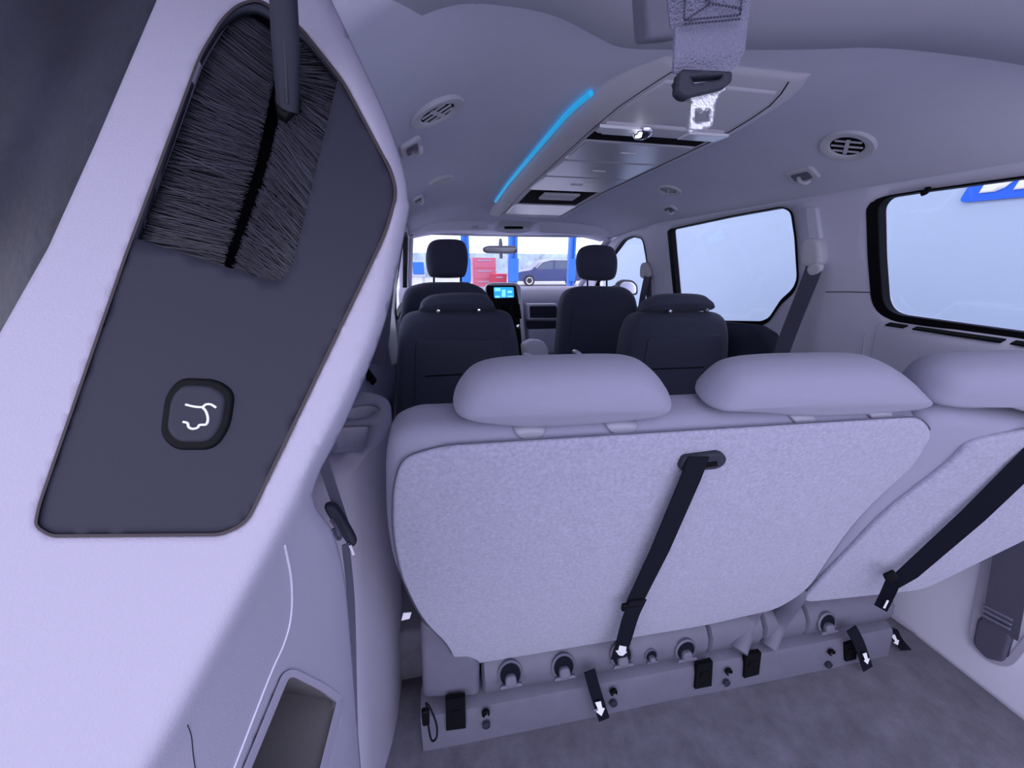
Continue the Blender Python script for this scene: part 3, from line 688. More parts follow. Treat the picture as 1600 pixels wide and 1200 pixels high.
hinge('hinge_cover', h1x+.002, h2x, b60); hinge('hinge_cover_end', h2x+.002, h3x, b60)
plh = (np.array((0, ya+.008, .15)), unit((-.03, -1, .12)))
cushion('side_shield', pxout(rnd([(656, 975), (700, 985), (750, 1040), (750, 1090), (660, 1094)], 8), plh), frame(plh), .08, .015, M['bracket'], b60)
def knob(px, py, par, r=.030, half=False):
    c = hp(px, py); n = unit((-.05, -1, float(np.interp(c[2], [.12, .14, .17, .19], [-.2, .1, .6, 1.2])))); ux = unit((1, -.02, 0)); uy = np.cross(n, ux)*-1
    uy = np.cross(n, ux)
    if uy[2] < 0: uy = -uy
    k = lathe('recess', c-n*.002, ux, uy, n, [(r, -.010), (r, .007), (r*.88, .010), (r*.80, .007), (r*.78, -.012)], M['bracket'], par, 24, caps=False)
    lathe('recess_shade', c, ux, uy, n, [(r*.80, .0055), (.001, .0055)], M['web'], k, 20, caps=False)  # dark disc proud of the cover, a hollow's shade put into its colour
    cushion('knob', rnd([(-r*.5, -r*.75), (r*.5, -r*.75), (r*.42, r*.1), (-r*.42, r*.1)], r*.35), (c, ux, uy, n), .02, .006, M['bracket'], k, off=.017)
    cushion('knob_lip', [(-r*.95, -r*.8), (r*.95, -r*.8), (r*.8, -r*.55), (-r*.8, -r*.55)], (c, ux, uy, n), .008, .003, M['bracket'], k, off=.014)
for q in ((797, 1052), (880, 1040), (970, 1022), (1070, 1014)): knob(q[0], q[1], b60)
knob(1016, 1022, b60, .017)
# hinge arm between the two seats
pa_ = [hp(1150, 1000)+np.array((0, -.012, -.02)), hp(1176, 965)+np.array((0, .01, 0)), ppx(1205, 930, P60, .0)+np.array((0, .02, 0)), ppx(1236, 925, P60, .0)+np.array((0, .03, 0))]
tube('hinge_arm', spline(pa_, 5), .022, M['bracket'], b60, 12, flat=.7)

# 40 seat
P40 = plane3(aY(1430, 690, .415), aY(1250, 935, .545), aY(1600, 660, .37)); F40 = frame(P40)
s40 = empty('rear_single_seat', aZ(1340, 1000, .1)); tag(s40, 'narrow light grey third row seat at the right with one headrest', 'car seat')
_o = pxout([(1238, 950), (1268, 908), (1345, 800), (1428, 706), (1436, 672), (1454, 656), (1490, 646), (1600, 662), (1440, 926), (1600, 845)], P40)
L = lambda k: np.array(_o[k])
topdir = unit(L(7)-L(6)); rt_top = L(7)+topdir*.14; lowdir = unit(L(9)-L(8)); rt_low = L(9)+lowdir*.06
body40 = [_o[0], _o[1], _o[2], _o[3], _o[4], _o[5], _o[6], _o[7], tuple(rt_top), tuple(rt_top+np.array((.05, -.06))), tuple(rt_low+np.array((.03, .05))), tuple(rt_low), _o[9], _o[8]]
body40 = rnd(body40, [.03, .05, .05, .03, .02, .02, .03, .05, .04, .04, .03, .03, .02, .03])
cushion('backrest', body40, F40, .090, .032, M['seat'], s40, off=-.004)
_p = pxout([(1250, 940), (1290, 895), (1380, 800), (1482, 722), (1510, 692), (1545, 682), (1600, 673), (1440, 920), (1600, 842)], P40)
K2 = lambda k: np.array(_p[k]); pt = K2(6)+unit(K2(6)-K2(5))*.10
pan40 = rnd([_p[0], _p[1], _p[2], _p[3], _p[4], _p[5], _p[6], tuple(pt), tuple(pt+np.array((.05, -.06))), tuple(K2(8)+lowdir*.06+np.array((.02, .05))), tuple(K2(8)+lowdir*.055), _p[8], _p[7]], [.03, .05, .05, .03, .02, .03, .05, .03, .04, .03, .03, .02, .03])
cushion('carpet_back', pan40, F40, .012, .006, M['plush'], s40, cf=.006, off=.004)
h3 = [(1421, 612), (1432, 592), (1458, 570), (1500, 559), (1580, 555), (1700, 556), (1760, 570), (1800, 610), (1790, 650), (1700, 655), (1620, 640), (1570, 628), (1520, 616), (1460, 618)]
hr3 = headrest('headrest', h3, P40, .088, .042, M['seat'], s40, .045, .005)
hinge('hinge_cover_end', h3x+.004, h4x, s40); hinge('hinge_cover', h4x+.002, h5x, s40); knob(1290, 972, s40)
seam_line([(1520, 616), (1570, 628), (1640, 636), (1720, 640)], P40, hr3, .002)
cushion('post_guide', pxout([tuple(p) for p in spline([(1578, 626), (1605, 624), (1640, 640), (1612, 648), (1585, 640)], 4, True)], P40), F40, .035, .012, M['guide'], s40, off=.0)
pa_ = [hp(1200, 995)+np.array((0, -.008, -.025)), hp(1222, 975)+np.array((0, .01, .0)), ppx(1246, 940, P40, 0)+np.array((0, .01, 0)), ppx(1262, 925, P40, 0)+np.array((0, .02, 0))]
tube('hinge_arm', spline(pa_, 5), .020, M['bracket'], s40, 12, flat=.7)
s2 = empty('pull_strap', ppx(1385, 945, P40, .02)); tag(s2, 'black pull strap running diagonally across the narrow right seat back', 'strap')
strap('webbing', [ppx(1640, 690, P40, .014), ppx(1600, 728, P40, .020), ppx(1520, 806, P40, .028), ppx(1420, 895, P40, .032), ppx(1396, 912, P40, .034)], unit(F40[1]+F40[3]*.9), [.030, .030, .030, .028, .022], .002, M['web'], s2)
cushion('slide_buckle', pxout(rnd([(1382, 902), (1400, 894), (1405, 905), (1388, 914)], 3), (P40[0]+P40[1]*.040, P40[1]), F40), F40, .008, .003, M['black'], s2, off=.040)
strap('webbing_tail', spline([ppx(1394, 912, P40, .044), ppx(1386, 930, P40, .046), ppx(1376, 950, P40, .050)], 4), unit(F40[1]+F40[3]*1.2), .022, .003, M['web'], s2)
arrow([(1386, 938), (1389, 939), (1383, 951), (1380, 950)], P40, .056, s2)

# loose straps below the seats
PF = plane3(np.array((-.09, ya-.012, .1)), np.array((1.26, yb-.012, .1)), np.array((-.09, ya-.022, 0)))
def low_strap(name, pts, wpx, pl, h, label, arr=None, gl=None, go=None, gux=None):
    s = empty(name, ppx(*pts[-1], pl, h)); tag(s, label, 'strap', 'short pull straps under the third row')
    P = spline([ppx(x, y, pl, h+.004*k) for k, (x, y) in enumerate(pts)], 4)
    w = unit(np.cross(P[-1]-P[0], pl[1])); strap('webbing', P, w, wpx, .0025, M['web'], s)
    if arr: arrow(arr, pl, h+.004*len(pts)+.002, s, gl, go, .012, gux)
    return s
low_strap('short_strap', [(921, 1048), (930, 1080), (944, 1124)], .028, PF, .016, 'short black strap with a white arrow lying over the mounting panel', [(930, 1098), (939, 1096), (941, 1106), (945, 1107), (940, 1119), (931, 1112), (935, 1110)], '2', (934, 1110), (933, 1100))
low_strap('short_strap', [(1330, 982), (1342, 1005), (1356, 1045)], .030, PF, .020, 'folded black strap with a white arrow hanging at the panel\'s right end', [(1348, 1022), (1354, 1020), (1356, 1029), (1359, 1029), (1356, 1038), (1350, 1033), (1352, 1031)])
fz = (np.array((1.2, .6, .03)), unit((0, -.4, 1)))
low_strap('short_strap', [(1392, 980), (1400, 996), (1416, 1016)], .034, fz, .01, 'short black strap lying on the carpet at the right trim edge', [(1392, 993), (1398, 991), (1402, 1000), (1405, 1000), (1403, 1008), (1396, 1004), (1399, 1002)])

# mounting panel standing on the floor
mp = empty('seat_mounting_panel', (XC, ya, 0)); tag(mp, 'long low grey mounting panel along the floor under the third row', 'seat mount')
xa, xb = aZ(662, 1160, 0)[0], aZ(1366, 1008, 0)[0]
def zp(x): return .098
prof = [(-.020, 0), (-.010, .080), (-.004, .094), (.012, .100), (.06, .100), (.06, 0)]
rows = [[np.array((x, yb_at(x)+dy, z)) for dy, z in prof] for x in np.linspace(xa, xb, 12)]
loft('panel', rows, M['bracket'], mp, closed=True, cap=True, sharp=35)
def pf(px, py, h): return ppx(px, py, PF, h)
for a in ([(696, 1094), (727, 1090), (728, 1138), (697, 1142)], [(1090, 1040), (1114, 1034), (1112, 1072), (1086, 1077)], [(1166, 1024), (1190, 1020), (1186, 1054), (1163, 1060)], [(1322, 1008), (1340, 1003), (1338, 1030), (1322, 1034)]):
    sl_ = prism('latch_slot', [pf(x, y, .004) for x, y in a], -PF[1]*.012, M['matte'], mp)
    c = [np.mean([p[0] for p in a]), np.mean([p[1] for p in a])]
    box('latch', pf(c[0]-6, c[1]+4, .006), pf(c[0]+6, c[1]-8, .003)+np.array((0, .004, 0)), M['black'], sl_, .001)
for (x, y), (x2, y2) in (((759, 1115), (760, 1134)), ((959, 1082), (959, 1100)), ((1139, 1050), (1136, 1068)), ((1300, 1020), (1296, 1040))):
    ux = unit((1, -.027, 0)); n = PF[1]; uy = np.cross(n, ux); uy = uy if uy[2] > 0 else -uy
    lathe('screw', pf(x, y, .005), ux, uy, n, [(.0095, -.004), (.0095, .002), (.007, .003), (.0065, -.001), (.0035, -.001), (.003, .004), (.001, .0045)], M['black'], mp, 16)
    lathe('screw_head', pf(x+1, y+3, .008), ux, uy, n, [(.0042, -.004), (.004, .003), (.001, .004)], M['bracket'], mp, 12)
    lathe('bolt_hole', pf(x2, y2, .005), ux, uy, n, [(.0095, -.004), (.0095, .0015), (.008, .002), (.0075, 0), (.001, 0)], M['plate'], mp, 16)
lp_ = empty('strap_loop', pf(672, 1155, .01)); tag(lp_, 'thin black cord loop at the left end of the mounting panel', 'cord loop')
tube('cord', spline([pf(666, 1098, .016), pf(668, 1125, .018), pf(674, 1156, .022), pf(682, 1152, .024), pf(682, 1132, .022), pf(673, 1108, .02), pf(668, 1100, .018)], 5), .0022, M['web'], lp_, 8)
cushion('cord_clip', pxout(rnd([(659, 1096), (671, 1094), (672, 1116), (661, 1118)], 3), PF), frame(PF), .012, .003, M['black'], lp_, off=.024)
tgp = (np.array((-.08, .60, .35)), unit((0, -1, .2)))
tg = cushion('seat_tag', pxout([(630, 958), (643, 957), (640, 967), (627, 970)], tgp), frame(tgp), .002, .0005, M['white'], b60); tg['label'] = 'small white fabric tag'

# ================================================================== SECOND AND FRONT ROWS
def rowseat(name, label, back, hr, Yt, z0, panel, T, rec=.12, hT=.10, mats=('navy', 'navyp'), posts=(), hrY=0.0, group=None, creases=(), side=0, stalk=False):
    o = empty(name, (aY(np.mean([p[0] for p in back]), 550, Yt)[0], Yt+.15, .19)); tag(o, label, 'car seat', group)
    pl = (np.array((0, Yt, .9)), unit((side, -1, rec))); fr = frame(pl)
    bo = pxout(back, pl); bo = [tuple(p) for p in bo]
    zmin = (z0-.9)/fr[2][2]
    cushion('backrest', [(u, max(v, zmin)) for u, v in rnd(bo, .05)], fr, T, .045, M[mats[0]], o, cf=.004)
    if panel: cushion('back_panel', [(u, max(v, zmin+.04)) for u, v in rnd(pxout(panel, pl), .02)], fr, .010, .004, M[mats[1]], o, off=.007, cf=.003)
    for c in creases: tube('crease', [ppx(x, y, pl, .010) for x, y in c], .0025, M['matte'], o, 6)
    q = (pl[0]-pl[1]*(.02+hrY), pl[1])
    cushion('headrest', pxout([tuple(p) for p in spline(hr, 4, True)], q), frame(q), hT, hT*.45, M[mats[0]], o, cf=.008, off=.02)
    for x, y0, y1 in posts:
        tube('headrest_post', [ppx(x, y0, q, -.03), ppx(x, y1, q, -.04)], .006, M['black'] if not stalk else M['chrome'], o, 8)
    # seat cushion below
    xs = [p[0] for p in bo]; xm = fr[0][0]+0*xs[0]; cx = (min(xs)+max(xs))/2; X = (fr[0]+fr[1]*cx)[0]; hw = (max(xs)-min(xs))/2
    yy = Yt+.16; ln = .46 if Yt < 2 else .18; box('seat_cushion', (X-hw, yy, .30), (X+hw, yy+ln, .46), M[mats[0]], o, .05, 4)
    box('seat_base', (X-hw*.8, yy+.02, .19), (X+hw*.8, yy+ln-.06, .31), M['black'], o, .01)
    return o, pl
s2l, pl2l = rowseat('second_row_seat', 'dark second row seat behind the driver seat, left of the aisle', [(622, 510), (632, 489), (662, 484), (788, 484), (802, 492), (810, 520), (817, 570), (820, 660), (822, 760), (614, 760), (616, 660), (618, 570)], [(656, 479), (662, 467), (684, 459), (745, 457), (766, 466), (774, 481), (768, 487), (664, 489)], 1.40, .34, [(650, 531), (786, 530), (792, 680), (792, 740), (648, 740), (648, 600)], .13, posts=(), group='second row seats', creases=([(664, 588), (742, 584)],))
s2r, pl2r = rowseat('second_row_seat', 'dark second row seat beside the sliding door window, right of the aisle', [(990, 520), (1001, 494), (1016, 487), (1128, 487), (1142, 498), (1146, 525), (1142, 600), (1135, 700), (962, 700), (980, 590)], [(1008, 479), (1018, 467), (1040, 459), (1094, 459), (1110, 468), (1116, 478), (1106, 486), (1014, 488)], 1.40, .34, [(1012, 528), (1128, 523), (1124, 620), (1118, 690), (988, 690), (1000, 600)], .16, group='second row seats', creases=([(1018, 577), (1100, 574)],))
for o, pl, pts in ((s2l, pl2l, ((685, 486), (748, 485))), (s2r, pl2r, ((1047, 486), (1104, 485)))):
    for x, y in pts: lathe('post_cap', ppx(x, y, pl, .004), np.array((1., 0, 0)), np.array((0, 0, 1.)), np.array((0, -1., 0)), [(.009, -.01), (.009, .004), (.006, .008), (.001, .009)], M['chrome'], o, 12)
f1, pf1 = rowseat('front_row_seat', 'dark driver seat with tall headrest against the windshield', [(626, 470), (634, 448), (664, 440), (735, 440), (760, 452), (772, 478), (778, 560), (778, 640), (622, 640), (622, 560)], [(665, 405), (668, 384), (678, 374), (698, 372), (720, 374), (729, 384), (732, 405), (728, 428), (718, 433), (680, 433), (669, 427)], 2.2, .38, None, .13, posts=((678, 430, 445), (720, 430, 445)), group='front seats', hrY=.03, hT=.11)
f2_, pf2 = rowseat('front_row_seat', 'dark front passenger seat with tall headrest beside the dashboard', [(880, 475), (888, 453), (908, 446), (980, 447), (996, 460), (1002, 490), (1000, 600), (870, 600), (876, 530)], [(904, 408), (908, 390), (918, 383), (935, 381), (956, 384), (964, 394), (967, 412), (963, 433), (950, 438), (920, 437), (908, 430)], 2.2, .38, [(895, 480), (985, 478), (988, 560), (885, 575)], .15, posts=((918, 434, 450), (948, 434, 450), (936, 434, 450)), group='front seats', hrY=.03, hT=.11)
for o, pts, Y, lab in ((f2_, [(818, 538), (832, 531), (850, 533), (858, 545), (858, 575), (846, 580), (838, 562), (820, 562)], 2.1, 'light grey armrest'), (s2l, [(820, 552), (835, 556), (848, 568), (852, 590), (818, 590)], 1.55, 'light grey armrest'), (s2r, [(898, 549), (904, 547), (926, 566), (935, 590), (920, 592)], 1.60, 'silver lever')):
    pq = (np.array((0, Y, .6)), unit((0, -1, .1))); a = cushion('armrest', pxout(rnd(pts, 5), pq), frame(pq), .10 if Y > 1.7 else .06, .02, M['trim2'] if Y != 1.60 else M['silver'], o, off=.0); a['label'] = lab

# ================================================================== DASHBOARD
da = empty('dashboard', (XC, 2.9, .6)); tag(da, 'pale grey dashboard with a tall silver centre stack', 'dashboard')
zt = aY(845, 449, 2.9)[2]
prof = [(2.78, .45), (2.76, .60), (2.74, zt-.20), (2.76, zt-.10), (2.82, zt-.02), (2.92, zt+.005), (3.4, zt-.03), (3.4, .45)]
loft('dash_body', [[np.array((x, y+.04*((x-XC)/.8)**2*-1+.05, z)) for y, z in prof] for x in np.linspace(-.27, 1.33, 17)], M['trim'], da, closed=True, cap=True, sharp=50)
ps = (np.array((XC, 2.66, .8)), unit((0, -1, .22))); fs = frame(ps)
cushion('centre_stack', pxout(rnd([(758, 446), (766, 441), (806, 441), (814, 446), (824, 560), (826, 640), (752, 640)], 5), ps), fs, .16, .012, M['silver'], da)
cushion('stack_face', pxout(rnd([(760, 446), (806, 446), (810, 470), (817, 560), (818, 640), (756, 640)], 3), ps), fs, .012, .003, M['black'], da, off=.006)
rd = cushion('radio', pxout(rnd([(766, 447), (806, 447), (808, 470), (766, 470)], 2), ps), fs, .008, .002, M['black'], da, off=.009)
cushion('screen', pxout(rnd([(771, 449), (802, 449), (803, 465), (772, 466)], 2), ps), fs, .003, .001, M['screen'], rd, off=.011)
for a in ([(773, 450), (782, 450), (782, 455), (773, 455)], [(784, 453), (790, 452), (790, 464), (784, 464)], [(793, 454), (800, 454), (800, 458), (793, 458)], [(774, 462), (781, 462), (781, 465), (774, 465)], [(793, 462), (801, 462), (801, 464), (793, 464)]):
    prism('screen_icon', [ppx(x, y, ps, .0125) for x, y in a], -ps[1]*.001, M['screen2'], rd)
for a in ([(783, 475), (795, 475), (797, 497), (785, 497)], [(801, 475), (812, 475), (815, 498), (803, 498)]):
    prism('air_outlet', [ppx(x, y, ps, .008) for x, y in a], -ps[1]*.006, M['matte'], da)
lathe('shift_knob', ppx(808, 510, ps, .05), np.array((1., 0, 0)), np.array((0, 0, 1.)), np.array((0, -1., 0)), [(.02, 0), (.022, .015), (.015, .03), (.001, .034)], M['chrome'], da, 16)
pg = (np.array((XC, 2.73, .75)), unit((0, -1, .05))); fg = frame(pg)
gb = cushion('glove_box', pxout(rnd([(821, 474), (868, 474), (872, 500), (823, 500)], 3), pg), fg, .05, .01, M['silver'], da, off=.03)
cushion('glove_recess', pxout(rnd([(826, 478), (868, 478), (870, 496), (827, 496)], 2), pg), fg, .006, .002, M['plate'], da, off=.032)
cushion('lower_panel', pxout(rnd([(822, 502), (880, 502), (880, 512), (824, 513)], 2), pg), fg, .04, .004, M['plate'], da, off=.025)
cushion('knee_panel', pxout(rnd([(824, 514), (880, 513), (890, 580), (828, 580)], 3), pg), fg, .04, .008, M['trim2'], da, off=.028)
sm = empty('side_mirror', (1.45, 2.75, .95)); tag(sm, 'rounded exterior side mirror outside the front passenger window', 'mirror')
psm = (np.array((1.50, 2.75, .95)), unit((-.3, -1, 0)))
cushion('mirror_housing', pxout(rnd([(962, 444), (972, 437), (990, 438), (998, 446), (998, 462), (965, 462)], 6), psm), frame(psm), .10, .04, M['plate'], sm)
cushion('mirror_face', pxout(rnd([(966, 446), (974, 440), (988, 441), (994, 447), (994, 459), (968, 459)], 5), psm), frame(psm), .004, .001, M['chrome'], sm, off=.003)
tube('mirror_arm', [np.array((1.36, 2.78, .87)), np.array((1.50, 2.82, .90))], .03, M['plate'], sm, 8)
# ================================================================== LEFT ARMREST CONSOLE AND LEFT BELT
ar = empty('quarter_console', (-.2, .75, 0)); tag(ar, 'pale moulded armrest with cup holder against the left wall', 'side console')
zt_ = .76
def zy(z, y): return z
top = [(-.245, .60), (-.175, .60), (-.125, .68), (-.118, .82), (-.135, .925), (-.20, .985), (-.245, .99)]
top = rnd(top, [0, .03, .05, .08, .05, .05, 0])
cup = [tuple(p[:2]) for p in disc((-.190, .850, 0), np.array((1., 0, 0)), np.array((0, 1., 0)), .040, .045, 24)]
binp = rnd([(-.230, .655), (-.150, .655), (-.160, .770), (-.230, .775)], .012)
def atop(x, y):                                  # gently crowned top, dropping towards the rear
    return np.array((x, y, zt_-1.1*max(0, .66-y)**1.2-.02*max(0, (x+.16)/.05)**2))
sheet('armrest_top', top, [cup, binp], .02, atop, M['trim'], ar, toward=(0, .8, 3), solid=.006)
for nm, lp2, dep, m_ in (('cup_holder', cup, .07, M['trim2']), ('storage_bin', binp, .05, M['trim2'])):
    n_ = len(lp2); V = [atop(*p) for p in lp2]; V2 = [v-np.array((0, 0, dep)) for v in V]
    o = finish(nm, V+V2, [tuple(range(n_, 2*n_))]+[(i, (i+1) % n_, n_+(i+1) % n_, n_+i) for i in range(n_)], m_, ar, True); face_to(o, (-.2, .8, 3))
rows = []
for f in (0, .03, .10, .25, .5, .75, 1.0):
    r = []
    for x, y in top:
        w = min(max((.76-y)/.16, 0), 1); z = atop(x, y)[2]
        r.append(np.array((x-(.035*f if x > -.24 else 0), y-.14*w*f, z*(1-f))))
    rows.append(r)
sd = loft('armrest_side', rows, M['trim'], ar, closed=True, sharp=50); face_to(sd, (3, .8, .5))
# belt at the left quarter
lb = empty('seat_belt', aX(550, 1170, -.16)); tag(lb, 'dark seat belt with buckle in the gap beside the left armrest', 'seat belt')
bp_ = [np.array((-.205, .53, 1.20)), aY(478, 640, .50), aY(500, 706, .50), aY(516, 755, .50), aY(536, 815, .50)]
strap('webbing', bp_, np.array((1, .3, 0)), .014, .002, M['beltd'], lb)
strap('webbing_lower', spline([aY(540, 850, .46), aY(548, 930, .45), aY(551, 1010, .44), aY(553, 1100, .43), aY(556, 1200, .42)], 4), np.array((1, .6, 0)), .010, .002, M['beltd'], lb)
pb = (aY(530, 825, .47), unit((.1, -1, .3)))
cushion('buckle_body', pxout([tuple(p) for p in spline([(505, 795), (514, 789), (527, 797), (545, 826), (556, 848), (551, 856), (540, 846), (521, 822)], 3, True)], pb), frame(pb), .02, .007, M['plate'], lb)
tube('buckle_loop', spline([ppx(517, 812, pb, .01), ppx(524, 822, pb, .014), ppx(532, 838, pb, .014), ppx(528, 842, pb, .012), ppx(520, 826, pb, .012)], 4), .0022, M['beltd'], lb, 8)
strap('tongue', [ppx(547, 852, pb, .004), ppx(553, 867, pb, .004)], np.array((1, .2, .2)), .0035, .0015, M['steel'], lb)

# left second row belt and door pillar seen through the gap
lb2 = empty('seat_belt', aY(572, 560, 1.2)); tag(lb2, 'dark seat belt with buckle beside the second row seat, seen past the left pillar', 'seat belt')
strap('webbing', [aY(606, 430, 1.30), aY(601, 480, 1.28), aY(598, 520, 1.26), aY(590, 570, 1.22)], np.array((1, .3, 0)), .045, .003, M['beltd'], lb2)
pb2 = (aY(575, 590, 1.2), unit((0, -1, .1)))
cushion('buckle_body', pxout(rnd([(560, 575), (570, 572), (588, 596), (582, 604)], 3), pb2), frame(pb2), .03, .008, M['black'], lb2)

pdl = (np.array((-.24, 1.75, .8)), unit((.2, -1, 0)))
dpl = cushion('trim_5', pxout(rnd([(598, 470), (607, 430), (619, 396), (626, 396), (611, 470), (620, 520), (623, 566), (612, 572), (602, 520)], 3), pdl), frame(pdl), .03, .006, M['white']); tag(dpl, 'white painted left door pillar seen past the near pillar', kind='structure')
# ================================================================== RIGHT SIDE FITTINGS
led = empty('trim_3', (1.28, .6, .86)); tag(led, 'ledge of the right quarter panel below the rear window with black slots', kind='structure')
prof = [(.005, .945), (-.010, .925), (-.028, .915), (-.034, .895), (-.030, .86), (-.012, .80), (.0, .74), (.02, .74), (.02, .94)]
ys_ = [.16, .3, .5, .7, .80, .84, .87]
rows = []
for y in ys_:
    k = float(np.interp(y, [.7, .87], [1, .15]))
    rows.append([np.array((xr(z)+(dx*k if dx < 0 else dx), y, z)) for dx, z in prof])
loft('ledge', rows, M['trim2'], led, closed=True, cap=True, sharp=45)
for y0, y1 in ((.79, .835), (.60, .77), (.30, .585)):
    q = [np.array((xr(.92)-.028, y, .922)) for y in (y0, y1)]
    prism('slot', [q[0]+np.array((-.004, 0, -.002)), q[1]+np.array((-.004, 0, -.002)), q[1]+np.array((.010, 0, .004)), q[0]+np.array((.010, 0, .004))], (0, 0, .004), M['matte'], led)
tube('panel_seam', [aW(x, y, .002) for x, y in ((1290, 456), (1325, 456), (1366, 457))], .0015, M['beltd'], wall_r, 6)
tube('panel_seam', [aW(x, y, .002) for x, y in ((1352, 520), (1346, 560), (1340, 600))], .0015, M['header'], wall_r, 6)
hk = empty('window_clip', aW(1443, 300, .02)); tag(hk, 'small black clip hanging at the top of the rear window', 'clip')
tube('clip', spline([aW(1450, 293, .012), aW(1447, 300, .016), aW(1440, 303, .018)], 3), .006, M['black'], hk, 8)
# dark sliding door panel under its window
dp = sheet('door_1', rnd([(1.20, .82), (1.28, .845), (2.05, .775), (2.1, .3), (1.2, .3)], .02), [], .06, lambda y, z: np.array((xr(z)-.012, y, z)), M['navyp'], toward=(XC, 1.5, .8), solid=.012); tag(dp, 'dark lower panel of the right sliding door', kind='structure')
# C pillar belt
cb = empty('seat_belt', aW(1270, 395, .02)); tag(cb, 'grey seat belt running down from the adjuster on the right pillar', 'seat belt')
plb = (PLU[0]+PLU[1]*.012, PLU[1])
cushion('adjuster_track', pxout(rnd([(1257, 324), (1274, 324), (1283, 380), (1264, 382)], 4), plb), frame(plb), .02, .005, M['trim2'], cb)
cushion('adjuster_cover', pxout([tuple(p) for p in spline([(1262, 374), (1282, 373), (1288, 392), (1287, 412), (1272, 418), (1258, 413), (1256, 396)], 3, True)], plb), frame(plb), .04, .014, M['grille'], cb, off=.018)
cushion('guide_loop', pxout([tuple(p) for p in spline([(1270, 416), (1284, 408), (1292, 414), (1288, 424), (1274, 428)], 3, True)], plb), frame(plb), .02, .007, M['grille'], cb, off=.026)
strap('webbing', spline([aW(1272, 418, .03), aW(1262, 445, .04), aW(1240, 500, .06), aW(1222, 548, .09), aW(1205, 600, .12)], 4), np.array((-.2, 1, .25)), .052, .003, M['beltd'], cb)
# B pillar belt
bb = empty('seat_belt', aW(1012, 440, .02)); tag(bb, 'front passenger seat belt on the far right door pillar', 'seat belt')
cushion('adjuster_cover', pxout([tuple(p) for p in spline([(1005, 412), (1012, 412), (1018, 428), (1014, 434), (1004, 432)], 3, True)], plb), frame(plb), .03, .010, M['grille'], bb, off=.02)
strap('webbing', [aW(1011, 432, .03), aW(1005, 460, .05), aW(1000, 490, .08)], np.array((-.2, 1, .2)), .05, .003, M['beltd'], bb)
strap('webbing_lower', [aW(1013, 432, .02), aW(1015, 490, .02)], np.array((-.1, 1, 0)), .05, .003, M['beltd'], bb)
# rear right belt in its moulded pocket
rb = empty('seat_belt', aW(1560, 1010, .02)); tag(rb, 'wide grey seat belt ending in a moulded pocket of the right quarter panel', 'seat belt')
plo = (PLL[0]+PLL[1]*.010, PLL[1])
pkt = rnd([(1545, 830), (1640, 830), (1640, 960), (1578, 1040), (1545, 1032), (1520, 1006), (1518, 988), (1538, 880)], [10, 10, 20, 14, 20, 14, 10, 20])
ringprism('pocket_rim', offset2(pkt, -10), offset2(pkt, 4), lambda x, y, d: aP(x, y, (PLL[0]+PLL[1]*(.014-d), PLL[1])), .012, M['trim'], rb, .004)
cushion('pocket_floor', pxout(offset2(pkt, -8), plo), frame(plo), .006, .002, M['trim2'], rb, off=-.002)
strap('webbing', [aP(1600, 800, (PLL[0]+PLL[1]*.05, PLL[1])), aP(1582, 870, (PLL[0]+PLL[1]*.05, PLL[1])), aP(1568, 950, (PLL[0]+PLL[1]*.035, PLL[1])), aP(1562, 985, (PLL[0]+PLL[1]*.02, PLL[1]))], np.array((0, 1, -.3)), .060, .003, M['beltd'], rb)
cushion('anchor_cover', pxout(rnd([(1532, 962), (1586, 990), (1572, 1034), (1545, 1028), (1524, 1004)], 8), plo), frame(plo), .02, .006, M['beltd'], rb, off=.012)
for k, (x, y) in enumerate(((1536, 945), (1534, 952), (1532, 959))):
    tube('fold', [aP(x, y, (PLL[0]+PLL[1]*.032, PLL[1])), aP(x+46, y+24, (PLL[0]+PLL[1]*.032, PLL[1]))], .0035, M['belt'], rb, 6)
bs = tube('trim_4', [aZ(x, y, 0)+np.array((-.006, 0, .008)) for x, y in ((1380, 952), (1405, 971), (1500, 1034), (1600, 1100), (1700, 1166))], .009, M['trim'], None, 8); tag(bs, 'pale edge strip between right quarter panel and cargo carpet', kind='structure')

